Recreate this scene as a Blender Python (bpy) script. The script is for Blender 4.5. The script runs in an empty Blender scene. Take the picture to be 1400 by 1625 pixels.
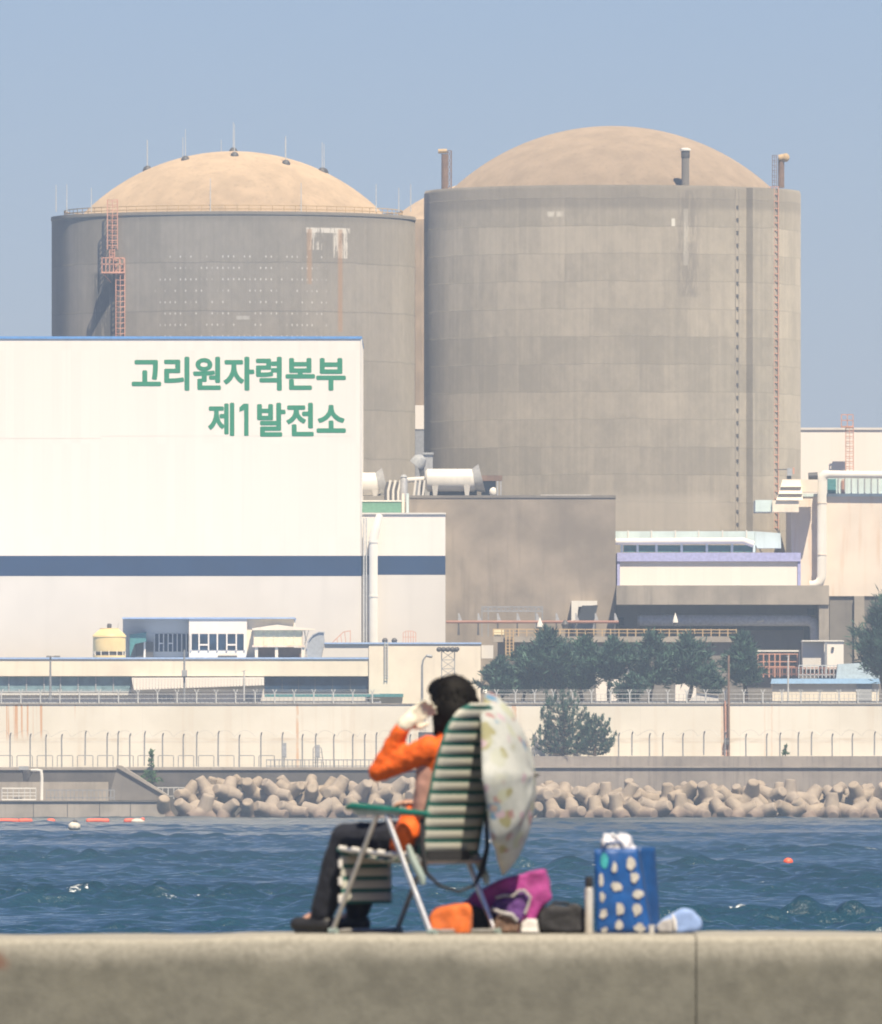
import bpy, bmesh, math, random
import numpy as np
from mathutils import Vector, Matrix, Quaternion, noise as mnoise

# ------------------------------------------------------------------ camera, sky, sun, exposure
SC = bpy.context.scene
COL = SC.collection
F, CZ, HZ = 25000.0, 5.0, 1230.0          # focal length in photo pixels, eye height (m), horizon row

cam_d = bpy.data.cameras.new('camera')
cam = bpy.data.objects.new('camera', cam_d)
COL.objects.link(cam)
cam.location = (0, 0, CZ)
cam.rotation_euler = (math.radians(90), 0, 0)
cam_d.sensor_fit = 'HORIZONTAL'
cam_d.sensor_width = 36.0
cam_d.lens = F / 1400 * 36.0
cam_d.shift_y = (HZ - 812.5) / 1400
cam_d.clip_start = 1.0
cam_d.clip_end = 20000
cam_d.dof.use_dof = True
cam_d.dof.focus_distance = 1870
cam_d.dof.aperture_fstop = 29.0
SC.camera = cam

SUN_EL, SUN_AZ = math.radians(57), math.radians(20)   # azimuth: towards +X from behind the camera
sdir = Vector((math.sin(SUN_AZ) * math.cos(SUN_EL), -math.cos(SUN_AZ) * math.cos(SUN_EL), math.sin(SUN_EL)))
sun_d = bpy.data.lights.new('sun', 'SUN')
sun_d.energy = 5.0
sun_d.angle = math.radians(0.53)
sun_d.color = (1.0, 0.87, 0.66)
sun = bpy.data.objects.new('sun', sun_d)
COL.objects.link(sun)
sun.rotation_euler = (-sdir).to_track_quat('-Z', 'Y').to_euler()
sun.location = sdir * 3000

W = bpy.data.worlds.new('World')
SC.world = W
W.use_nodes = True
wn = W.node_tree
sky = wn.nodes.new('ShaderNodeTexSky')
sky.sky_type = 'NISHITA'
sky.sun_disc = False
sky.sun_elevation = SUN_EL
sky.sun_rotation = math.pi - SUN_AZ
sky.altitude = 0
sky.air_density = 1.0
sky.dust_density = 0.2
sky.ozone_density = 9.0
bgn = wn.nodes['Background']
bgn.inputs['Strength'].default_value = 0.05
tint = wn.nodes.new('ShaderNodeMix'); tint.data_type = 'RGBA'; tint.blend_type = 'MULTIPLY'
tint.inputs[0].default_value = 1.0; tint.inputs[7].default_value = (0.91, 0.84, 0.99, 1)      # drier, more violet summer air
wn.links.new(sky.outputs[0], tint.inputs[6]); wn.links.new(tint.outputs[2], bgn.inputs[0])

SC.view_settings.view_transform = 'Standard'
SC.view_settings.look = 'None'
SC.view_settings.exposure = 0.95
SC.view_settings.gamma = 1.0
SC.render.engine = 'CYCLES'
SC.cycles.filter_width = 1.9
SC.cycles.use_denoising = True
SC.cycles.max_bounces = 6
SC.cycles.volume_bounces = 0
SC.cycles.transparent_max_bounces = 8
SC.cycles.sample_clamp_indirect = 4.0
HAZE_DENSITY = 0.00016
HAZE_COLOR = (0.60, 0.77, 1.0)

R = math.radians
rng = random.Random(7)

def at(px, py, Y):
    return Vector(((px - 700) / F * Y, Y, CZ + (HZ - py) / F * Y))

def wx(px, Y): return (px - 700) / F * Y
def wz(py, Y): return CZ + (HZ - py) / F * Y
def u(n, Y): return n / F * Y                 # n photo pixels in metres at depth Y

# ------------------------------------------------------------------ materials
class G:
    """tiny node-graph helper round one Principled material"""
    def __init__(self, name):
        self.m = bpy.data.materials.new(name)
        self.m.use_nodes = True
        self.t = self.m.node_tree
        self.t.nodes.clear()
        self.out = self.t.nodes.new('ShaderNodeOutputMaterial')
        self.b = self.t.nodes.new('ShaderNodeBsdfPrincipled')
        self.t.links.new(self.b.outputs[0], self.out.inputs[0])
    def n(self, typ, ins=None, **props):
        nd = self.t.nodes.new(typ)
        for k, v in props.items(): setattr(nd, k, v)
        for k, v in (ins or {}).items(): self.put(nd.inputs[k], v)
        return nd
    def put(self, sock, v):
        if isinstance(v, bpy.types.NodeSocket): self.t.links.new(v, sock)
        else:
            if isinstance(v, (tuple, list)) and len(v) == 3 and sock.type == 'RGBA': v = (*v, 1)
            sock.default_value = v
    def math(self, op, a, b=0.0, c=None, clamp=False):
        nd = self.n('ShaderNodeMath', {0: a, 1: b}, operation=op)
        nd.use_clamp = clamp
        if c is not None: self.put(nd.inputs[2], c)
        return nd.outputs[0]
    def pos(self): return self.n('ShaderNodeNewGeometry').outputs['Position']
    def obj(self): return self.n('ShaderNodeTexCoord').outputs['Object']
    def uv(self): return self.n('ShaderNodeTexCoord').outputs['UV']
    def sep(self, v):
        s = self.n('ShaderNodeSeparateXYZ', {0: v})
        return s.outputs[0], s.outputs[1], s.outputs[2]
    def comb(self, x, y, z): return self.n('ShaderNodeCombineXYZ', {0: x, 1: y, 2: z}).outputs[0]
    def scale(self, v, s): return self.n('ShaderNodeMapping', {'Vector': v, 'Scale': s}).outputs[0]
    def noise(self, v, s=1.0, d=3.0, r=0.55):
        return self.n('ShaderNodeTexNoise', {'Vector': v, 'Scale': s, 'Detail': d, 'Roughness': r}).outputs['Fac']
    def white(self, v): return self.n('ShaderNodeTexWhiteNoise', {'Vector': v}).outputs['Value']
    def remap(self, v, a, b, c=0.0, d=1.0):
        return self.n('ShaderNodeMapRange', {'Value': v, 'From Min': a, 'From Max': b, 'To Min': c, 'To Max': d}, interpolation_type='SMOOTHSTEP').outputs[0]
    def mix(self, f, a, b, blend='MIX'):
        nd = self.n('ShaderNodeMix', data_type='RGBA', blend_type=blend)
        self.put(nd.inputs[0], f); self.put(nd.inputs[6], a); self.put(nd.inputs[7], b)
        return nd.outputs[2]
    def window(self, v, a, b, soft):
        return self.math('MULTIPLY', self.remap(v, a - soft, a + soft), self.remap(v, b - soft, b + soft, 1, 0))
    def bump(self, h, strength=0.3, dist=0.05):
        self.put(self.b.inputs['Normal'], self.n('ShaderNodeBump', {'Height': h, 'Strength': strength, 'Distance': dist}).outputs[0])
    def set(self, base=None, rough=None, **kw):
        if base is not None: self.put(self.b.inputs['Base Color'], base)
        if rough is not None: self.put(self.b.inputs['Roughness'], rough)
        for k, v in kw.items(): self.put(self.b.inputs[k.replace('_', ' ')], v)
        return self.m

def weathered(name, c, var=0.12, streak=0.10, s=0.35, rough=0.75, bump=0.0, grime=None, metal=0.0):
    g = G(name)
    p = g.pos()
    a = g.noise(p, s, 4)
    st = g.noise(g.scale(p, (s * 5, s * 5, s * 0.35)), 1.0, 3)
    dark = tuple(x * (1 - var * 1.6) for x in c)
    lite = tuple(min(1, x * (1 + var)) for x in c)
    col = g.mix(g.remap(a, .28, .72), dark, lite)
    if streak:
        gr = grime or tuple(x * (1 - 2.6 * streak) for x in c)
        col = g.mix(g.math('MULTIPLY', g.remap(st, .5, .78), 0.75), col, gr)
    g.set(base=col, rough=rough, Metallic=metal, Diffuse_Roughness=.8)
    if bump: g.bump(g.noise(p, s * 12, 4), bump, 0.02)
    return g.m

def reactor_concrete(name, c, band, warm, marks):
    """poured concrete: lifts of height `band`, panel tints, streaks below the rim, own stains and dark patches"""
    g = G(name)
    x, y, z = g.sep(g.obj())
    ang = g.math('ARCTAN2', x, g.math('MULTIPLY', y, -1.0))         # 0 faces the camera, + to the right
    wob = g.math('MULTIPLY', g.math('SUBTRACT', g.noise(g.obj(), .25, 3), .5), .5)
    zb = g.math('DIVIDE', g.math('ADD', z, wob), band)
    lift = g.math('FLOOR', zb)
    fr = g.math('FRACT', zb)
    liftv = g.white(g.comb(lift, 3.0, 1.0))
    pan = g.white(g.comb(lift, g.math('FLOOR', g.math('MULTIPLY', ang, 7.6)), 5.0))
    big = g.noise(g.obj(), .09, 5, .6)
    fine = g.noise(g.scale(g.obj(), (1, 1, .7)), .9, 8, .72)
    st = g.noise(g.comb(g.math('MULTIPLY', ang, 46.0), 0.0, g.math('MULTIPLY', z, .045)), 1.0, 4, .6)
    v = g.math('ADD', g.math('MULTIPLY', liftv, .20), g.math('MULTIPLY', pan, .14))
    v = g.math('ADD', v, g.math('MULTIPLY', big, .45))
    v = g.math('ADD', v, g.math('MULTIPLY', fine, .55))
    v = g.math('ADD', v, g.math('MULTIPLY', st, .42))
    col = g.mix(g.remap(v, .60, 1.22), tuple(k * .76 for k in c), tuple(k * 1.14 for k in warm))
    line = g.math('MULTIPLY', g.remap(fr, .0, .05, 1, 0), g.remap(fine, .25, .5))
    col = g.mix(g.math('MULTIPLY', line, .5), col, tuple(k * .45 for k in c))
    pf = g.math('FRACT', g.math('MULTIPLY', ang, 3.8))
    col = g.mix(g.math('MULTIPLY', g.remap(pf, .0, .012, 1, 0), .12), col, tuple(k * .5 for k in c))
    n1 = g.noise(g.comb(g.math('MULTIPLY', ang, 60.0), 0.0, g.math('MULTIPLY', z, .35)), 1.0, 4, .7)
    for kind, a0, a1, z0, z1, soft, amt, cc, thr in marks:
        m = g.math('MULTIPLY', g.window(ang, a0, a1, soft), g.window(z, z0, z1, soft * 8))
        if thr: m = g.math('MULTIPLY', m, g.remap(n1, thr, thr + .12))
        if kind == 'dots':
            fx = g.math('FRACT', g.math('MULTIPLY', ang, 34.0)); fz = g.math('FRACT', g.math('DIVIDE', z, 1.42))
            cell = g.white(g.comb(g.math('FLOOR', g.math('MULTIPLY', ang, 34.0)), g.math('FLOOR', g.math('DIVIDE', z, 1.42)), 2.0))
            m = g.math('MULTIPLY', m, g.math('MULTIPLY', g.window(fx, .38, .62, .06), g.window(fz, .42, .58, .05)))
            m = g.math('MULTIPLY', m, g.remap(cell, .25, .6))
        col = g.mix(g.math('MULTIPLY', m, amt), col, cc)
    g.set(base=col, rough=.9, Diffuse_Roughness=1.0)
    g.bump(g.math('ADD', g.math('MULTIPLY', fine, .4), line), .25, .06)
    return g.m

def stripes_mat():
    g = G('striped_sling')
    a, t, _ = g.sep(g.uv())
    fr = g.math('FRACT', g.math('DIVIDE', t, .0598))
    wob = g.noise(g.uv(), 22, 3)
    fr = g.math('ADD', fr, g.math('MULTIPLY', g.math('SUBTRACT', wob, .5), .05))
    green = g.window(fr, .02, .40, .045)
    shade = g.mix(g.remap(g.noise(g.scale(g.uv(), (180, 400, 1)), 1, 2), .3, .7), (.35, .345, .30), (.43, .42, .37))
    mid = g.mix(g.window(fr, .52, .62, .03), shade, (.29, .295, .26))
    g.set(base=g.mix(green, mid, (.005, .080, .067)), rough=.72)
    g.bump(g.noise(g.scale(g.uv(), (160, 500, 1)), 1, 2), .25, .003)
    return g.m

def floral_mat():
    g = G('floral_umbrella_cloth')
    p = g.obj()
    base = g.mix(g.remap(g.noise(p, 9, 4), .35, .65), (.35, .37, .36), (.44, .455, .44))
    col = base
    for k, (sc, thr, c, off) in enumerate(((8.5, .27, (.26, .25, .13), 0), (7.5, .22, (.08, .20, .33), 3.7), (9.5, .20, (.30, .17, .17), 7.1), (7.0, .25, (.38, .40, .31), 11.3), (10, .18, (.42, .32, .37), 15.1))):
        mp = g.n('ShaderNodeMapping', {'Vector': p, 'Location': (off, off * .7, off * 1.3)}).outputs[0]
        wv = g.n('ShaderNodeVectorMath', {0: mp, 1: g.n('ShaderNodeVectorMath', {0: g.n('ShaderNodeTexNoise', {'Vector': mp, 'Scale': 24.0}).outputs['Color'], 1: (.05, .05, .05)}, operation='MULTIPLY').outputs[0]}, operation='ADD').outputs[0]
        vd = g.n('ShaderNodeTexVoronoi', {'Vector': wv, 'Scale': sc})
        rnd = g.sep(vd.outputs['Color'])[0]
        m = g.math('MULTIPLY', g.remap(vd.outputs['Distance'], thr, thr + .16, 1, 0), g.remap(rnd, .35, .5))
        col = g.mix(g.math('MULTIPLY', m, .95), col, c)
    g.set(base=col, rough=.75, Transmission_Weight=0.0)
    tr = g.n('ShaderNodeBsdfTranslucent', {'Color': col})
    ms = g.n('ShaderNodeMixShader', {0: .2, 1: g.b.outputs[0], 2: tr.outputs[0]})
    g.t.links.new(ms.outputs[0], g.out.inputs[0])
    return g.m

def cloth(name, c, s=30, var=.2, rough=.85, bump=.35, dist=.01):
    g = G(name)
    p = g.obj()
    n = g.noise(p, s, 5, .6)
    g.set(base=g.mix(g.remap(n, .3, .7), tuple(k * (1 - var) for k in c), tuple(min(1, k * (1 + var * .6)) for k in c)), rough=rough)
    g.b.inputs['Sheen Weight'].default_value = .02
    g.bump(n, bump, dist)
    return g.m

def plain(name, c, rough=.5, metal=0.0, s=3.0, var=.12, bump=0.0):
    g = G(name)
    n = g.noise(g.pos(), s, 4)
    g.set(base=g.mix(g.remap(n, .3, .7), tuple(k * (1 - var) for k in c), tuple(min(1, k * (1 + var)) for k in c)), rough=rough, Metallic=metal)
    if bump: g.bump(n, bump, .01)
    return g.m

def seawall_mat():
    g = G('cream_seawall_paint')
    p = g.pos(); x, y, z = g.sep(p)
    a = g.noise(p, .12, 4)
    col = g.mix(g.remap(a, .3, .7), (.58, .54, .46), (.67, .63, .55))
    st = g.noise(g.comb(g.math('MULTIPLY', x, .9), 0.0, g.math('MULTIPLY', z, .05)), 1.0, 3, .6)
    col = g.mix(g.math('MULTIPLY', g.remap(st, .52, .75), .35), col, (.50, .40, .30))
    # rust runs, thick below the rusty fence feet at the seaward end and sparse elsewhere
    rs = g.noise(g.comb(g.math('MULTIPLY', x, 3.1), 2.0, g.math('MULTIPLY', z, .02)), 1.0, 2, .5)
    far = g.remap(x, wx(150, 1850), wx(20, 1850), .735, .55)
    runs = g.remap(g.math('SUBTRACT', rs, far), 0.0, .03)
    length = g.noise(g.comb(g.math('MULTIPLY', x, 1.7), 5.0, 0.0), 1.0, 2)
    zz = g.remap(z, wz(1118, 1850), wz(1215, 1850), 1.15, .15)
    runs = g.math('MULTIPLY', runs, g.remap(g.math('SUBTRACT', zz, length), -.1, .25))
    col = g.mix(g.math('MULTIPLY', runs, .75), col, (.48, .22, .08))
    for px, w_, am in ((472, 2, .6), (1153, 5, .75), (1146, 1.5, .5), (816, 4, .6), (1214, 1, .25), (1225, 1.2, .3)):
        nx = g.math('ADD', x, g.math('MULTIPLY', g.math('SUBTRACT', g.noise(p, .8, 3), .5), .25))
        m = g.math('MULTIPLY', g.window(nx, wx(px - w_, 1850), wx(px + w_, 1850), .06), g.remap(g.noise(p, .9, 3), .2, .6))
        col = g.mix(g.math('MULTIPLY', m, am), col, (.50, .24, .09))
    # faint horizontal tide of damp along the middle joint
    col = g.mix(g.math('MULTIPLY', g.window(z, wz(1179, 1850), wz(1171, 1850), .1), g.remap(g.noise(g.scale(p, (.4, .4, 2)), 1, 3), .35, .75)), col, (.52, .45, .36))
    jx = g.math('FRACT', g.math('DIVIDE', x, 11.7))
    col = g.mix(g.math('MULTIPLY', g.remap(jx, .0, .006, 1, 0), .4), col, (.38, .34, .30))
    g.set(base=col, rough=.85)
    g.bump(g.noise(p, 2.0, 4), .2, .03)
    return g.m

def parapet_mat():
    g = G('stained_breakwater_concrete')
    p = g.obj(); x, y, z = g.sep(p)
    n1 = g.noise(g.scale(p, (1.6, 1.6, 1.1)), 1.0, 5, .6)
    n2 = g.noise(p, 7, 6, .65)
    n3 = g.noise(p, 34, 4, .7)
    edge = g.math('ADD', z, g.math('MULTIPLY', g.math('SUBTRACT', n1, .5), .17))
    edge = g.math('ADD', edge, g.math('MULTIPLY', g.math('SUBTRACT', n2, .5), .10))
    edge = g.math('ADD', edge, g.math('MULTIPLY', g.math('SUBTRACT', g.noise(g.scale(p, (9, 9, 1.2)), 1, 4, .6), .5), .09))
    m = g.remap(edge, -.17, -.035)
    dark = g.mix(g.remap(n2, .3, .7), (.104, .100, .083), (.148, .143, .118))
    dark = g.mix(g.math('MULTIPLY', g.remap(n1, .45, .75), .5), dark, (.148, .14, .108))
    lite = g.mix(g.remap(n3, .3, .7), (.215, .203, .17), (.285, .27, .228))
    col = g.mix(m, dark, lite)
    rust = g.math('MULTIPLY', g.window(x, wx(-14, 75.3), wx(14, 75.3), .03), g.window(z, -.16, -.06, .02))
    col = g.mix(g.math('MULTIPLY', rust, g.remap(n2, .35, .65)), col, (.15, .085, .06))
    g.set(base=col, rough=.92)
    g.bump(g.math('ADD', n3, g.math('MULTIPLY', n2, 1.5)), .2, .012)
    return g.m

def sea_mat():
    g = G('sea_water')
    p = g.pos()
    foam_a = g.n('ShaderNodeAttribute', attribute_name='foam').outputs['Fac']
    big = g.noise(g.scale(p, (.05, .012, 1)), 1, 3)
    col = g.mix(g.remap(big, .3, .7), (.006, .031, .053), (.010, .043, .071))
    fo = g.remap(g.math('ADD', g.math('MULTIPLY', g.noise(g.scale(p, (1, .6, 1.6)), 4.5, 6, .78), .9), g.math('MULTIPLY', foam_a, .55)), .83, .95)
    g.set(base=g.mix(fo, col, (.72, .74, .74)), rough=g.math('ADD', .13, g.math('MULTIPLY', fo, .6)), IOR=1.333)
    h = g.math('ADD', g.noise(g.scale(p, (1.0, .55, 1)), 2.6, 4, .6), g.math('MULTIPLY', g.noise(p, 9.0, 3), .3))
    h = g.math('ADD', h, g.math('MULTIPLY', g.noise(g.scale(p, (.55, .35, 1)), 1.0, 3, .6), 2.2))
    g.bump(h, .95, .18)
    return g.m

def foliage(name, dark, lite, s=.8):
    g = G(name)
    a = g.n('ShaderNodeAttribute', attribute_name='tint').outputs['Fac']
    g.set(base=g.mix(a, dark, lite), rough=.7)
    return g.m

def rock_mat():
    g = G('tetrapod_concrete')
    p = g.pos(); x, y, z = g.sep(p)
    n = g.noise(p, .7, 5, .6)
    rnd = g.n('ShaderNodeObjectInfo').outputs['Random']
    col = g.mix(g.remap(n, .3, .7), (.21, .165, .12), (.33, .265, .195))
    col = g.mix(g.math('MULTIPLY', rnd, .4), col, (.30, .26, .23))
    wet = g.remap(g.math('ADD', z, g.math('MULTIPLY', n, 1.0)), .9, 2.0, 1, 0)
    col = g.mix(g.math('MULTIPLY', wet, .75), col, (.125, .085, .07))
    g.set(base=col, rough=.85)
    g.bump(g.noise(p, 2.5, 5), .4, .08)
    return g.m

def retaining_mat():
    g = G('grey_retaining_concrete')
    p = g.pos(); x, y, z = g.sep(p)
    n = g.noise(p, .2, 5, .6)
    st = g.noise(g.comb(g.math('MULTIPLY', x, 2.2), 0.0, g.math('MULTIPLY', z, .12)), 1.0, 4, .65)
    col = g.mix(g.remap(n, .3, .7), (.20, .175, .155), (.285, .25, .22))
    col = g.mix(g.math('MULTIPLY', g.remap(st, .48, .72), .55), col, (.125, .108, .105))
    jx = g.math('FRACT', g.math('DIVIDE', g.math('ADD', x, 3.0), 9.3))
    col = g.mix(g.math('MULTIPLY', g.remap(jx, .0, .01, 1, 0), .45), col, (.10, .09, .085))
    g.set(base=col, rough=.9)
    g.bump(n, .2, .05)
    return g.m

M = {}
def cladding(name, c):
    g = G(name); p = g.pos(); x, y, z = g.sep(p)
    k = g.math('DIVIDE', x, 1.15)
    tone = g.white(g.comb(g.math('FLOOR', k), g.math('FLOOR', g.math('DIVIDE', z, 11.3)), 1.0))
    col = g.mix(tone, tuple(q * .965 for q in c), c)
    col = g.mix(g.math('MULTIPLY', g.remap(g.math('FRACT', k), .0, .06, 1, 0), .16), col, tuple(q * .6 for q in c))
    st = g.noise(g.scale(p, (1.6, 1.6, .05)), 1.0, 4, .6)
    col = g.mix(g.math('MULTIPLY', g.remap(st, .5, .8), .22), col, tuple(q * .78 for q in c))
    g.set(base=col, rough=.6, Diffuse_Roughness=.6)
    return g.m
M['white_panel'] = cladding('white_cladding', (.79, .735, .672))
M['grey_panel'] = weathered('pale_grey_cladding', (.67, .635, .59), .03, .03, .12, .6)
M['cream'] = weathered('cream_render', (.77, .70, .585), .05, .05, .3, .75)
M['cream_rust'] = weathered('cream_render_with_rust', (.74, .655, .56), .05, .09, .2, .75, grime=(.62, .44, .30))
M['hut_blue'] = plain('faded_sky_blue_sheet', (.12, .24, .40), .6)
M['tarp'] = plain('grey_blue_tarpaulin', (.40, .47, .50), .6)
M['blue_trim'] = plain('blue_roof_trim', (.10, .26, .56), .5)
M['pale_blue_trim'] = plain('pale_blue_trim', (.30, .42, .66), .5)
M['blue_band'] = weathered('blue_band_paint', (.001, .036, .115), .06, .0, .2, .6)
M['green_letter'] = plain('green_letter_paint', (.0, .19, .085), .6, var=.08)
M['glass_dark'] = plain('dark_window_glass', (.018, .040, .075), .15, s=.8, var=.4)
M['glass_teal'] = plain('teal_window_glass', (.16, .25, .28), .2, s=.8, var=.25)
M['teal_sheet'] = plain('teal_sheet', (.06, .20, .21), .5)
M['louvre'] = plain('pale_yellow_louvre', (.70, .64, .44), .6)
M['cool_tower'] = weathered('yellow_fibreglass', (.74, .57, .28), .05, .05, .6, .55)
M['conc_block'] = weathered('stained_block_concrete', (.32, .27, .22), .17, .14, .18, .9, .2)
M['conc_ledge'] = weathered('ledge_concrete', (.34, .30, .25), .14, .16, .3, .9, .2)
M['conc_shade'] = weathered('grey_wall_concrete', (.21, .19, .17), .12, .1, .25, .9)
M['dome_left'] = weathered('tan_dome_coating', (.42, .315, .21), .08, .10, .35, .9, .3)
M['dome_right'] = weathered('brown_dome_concrete', (.30, .23, .165), .08, .10, .35, .9, .3)
M['steel'] = plain('galvanised_steel', (.42, .42, .42), .45, .4)
M['grey_paint'] = plain('grey_painted_steel', (.30, .31, .32), .5)
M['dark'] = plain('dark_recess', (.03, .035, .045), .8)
M['dark_steel'] = plain('dark_steel', (.07, .065, .065), .6)
M['silver'] = weathered('silver_tank_steel', (.66, .63, .58), .05, .05, .5, .45, metal=.0)
M['orange_steel'] = weathered('salmon_ladder_paint', (.60, .32, .22), .1, .1, 1.0, .6)
M['yellow_steel'] = weathered('yellow_railing_paint', (.52, .37, .19), .1, .1, 1.0, .6)
M['red_pipe'] = weathered('red_brown_pipe', (.36, .17, .12), .1, .1, .6, .6)
M['aqua'] = weathered('pale_aqua_duct', (.60, .69, .68), .06, .08, .4, .55)
M['white_pipe'] = weathered('white_pipe_lagging', (.74, .71, .65), .04, .04, .4, .5)
M['lavender'] = plain('lavender_frame', (.33, .34, .58), .6)
M['cream_duct'] = weathered('cream_corrugated_duct', (.78, .70, .58), .05, .08, .5, .6)
M['grey_duct'] = plain('grey_round_duct', (.25, .255, .27), .6)
M['pale_duct'] = plain('pale_lagged_duct', (.50, .50, .52), .6)
M['green_box'] = plain('green_container_paint', (.11, .25, .17), .6)
M['rust_steel'] = weathered('rusty_steel', (.22, .14, .10), .15, .1, 1.0, .8)
M['fence'] = plain('grey_fence_steel', (.27, .28, .29), .5, .3)
M['fence_pale'] = plain('pale_fence_steel', (.52, .52, .50), .5, .2)
M['red_float'] = plain('orange_red_float', (.72, .10, .04), .5)
M['white_float'] = plain('off_white_float', (.55, .50, .42), .6)
M['ground'] = weathered('plant_yard_ground', (.30, .28, .25), .15, .0, .1, .95)
M['bark'] = plain('pine_bark', (.10, .07, .05), .9, s=2, var=.3)
M['pine'] = foliage('pine_needles', (.010, .036, .030), (.045, .110, .070))
M['pine_young'] = foliage('young_pine_needles', (.010, .038, .030), (.045, .105, .068))
M['shrub'] = foliage('green_shrub_leaves', (.03, .08, .025), (.07, .15, .05))
M['wall_dark'] = weathered('shading_dark_concrete', (.12, .11, .105), .14, .12, .3, .9)  # shading of the wall's upper part, put into a darker concrete colour
M['seawall'] = seawall_mat()
M['retain'] = retaining_mat()
M['quay'] = weathered('quay_concrete', (.36, .32, .275), .12, .12, .4, .9, .2)
M['rock'] = rock_mat()
M['parapet'] = parapet_mat()
M['sea'] = sea_mat()
# people and belongings
M['stripe'] = stripes_mat()
M['floral'] = floral_mat()
M['alu'] = plain('aluminium_tube', (.62, .62, .62), .32, .85, s=20, var=.1)
M['alu_dark'] = plain('dark_aluminium_tube', (.36, .35, .33), .45, .6, s=20, var=.15)
M['green_plastic'] = plain('green_plastic', (.008, .11, .085), .42, s=12, var=.15)
M['hinge'] = plain('grey_hinge_plastic', (.20, .25, .235), .5, s=12)
M['black_strap'] = cloth('black_webbing', (.013, .014, .018), 60)
M['skin'] = plain('skin', (.48, .27, .19), .55, s=18, var=.1)
M['orange_shirt'] = cloth('orange_shirt_cloth', (.66, .10, .005), 22, .18, .8, .5, .012)
M['navy'] = cloth('navy_trouser_cloth', (.004, .006, .015), 20, .3, .85, .5, .012)
M['shoe'] = plain('black_shoe', (.012, .012, .014), .6, s=20)
M['hair'] = plain('black_hair', (.005, .0042, .004), .7, s=60, var=.3)
for nd in M['hair'].node_tree.nodes:
    if nd.type == 'BSDF_PRINCIPLED': nd.inputs['Specular IOR Level'].default_value = .15
M['glove'] = cloth('off_white_glove', (.54, .51, .42), 40, .1)
M['vest'] = cloth('dusty_pink_vest', (.40, .22, .18), 20, .2)
M['magenta'] = cloth('magenta_cloth', (.26, .026, .17), 14, .3, .7, .6, .02)
M['purple'] = cloth('purple_cloth', (.085, .028, .155), 18, .3, .7, .6, .015)
M['orange_bag'] = cloth('orange_bag_cloth', (.52, .11, .015), 14, .3, .75, .5, .02)
M['black_bag'] = cloth('black_bag_cloth', (.018, .018, .022), 16, .4, .8, .5, .02)
M['brown_cloth'] = cloth('brown_cloth', (.14, .085, .06), 16, .35, .85, .5, .02)
M['grey_trim'] = cloth('grey_piping', (.30, .29, .29), 40)
M['white_cloth'] = cloth('white_cloth', (.50, .485, .465), 20, .12)
M['plastic_film'] = cloth('white_plastic_film', (.52, .52, .57), 16, .15, .35, .6, .02)
M['blue_bag'] = cloth('blue_woven_bag', (.003, .062, .235), 12, .25, .5, .3, .012)
M['blue_side'] = cloth('blue_bag_gusset', (.003, .045, .16), 12, .25, .5, .3, .012)
M['bag_print'] = cloth('off_white_print', (.40, .38, .345), 50, .25, .6, .1)
M['teal_print'] = cloth('teal_print', (.03, .28, .30), 40, .3, .6, .1)
M['flask'] = plain('brushed_flask_steel', (.60, .56, .50), .35, .5, s=20, var=.1)
M['black_cap'] = plain('black_plastic_cap', (.015, .015, .017), .45, s=20)
M['blue_tub'] = cloth('pale_blue_cloth', (.19, .28, .50), 16, .15, .7, .4, .02)

# ------------------------------------------------------------------ mesh building
OFF = {}                                   # world position of each object's origin

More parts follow.
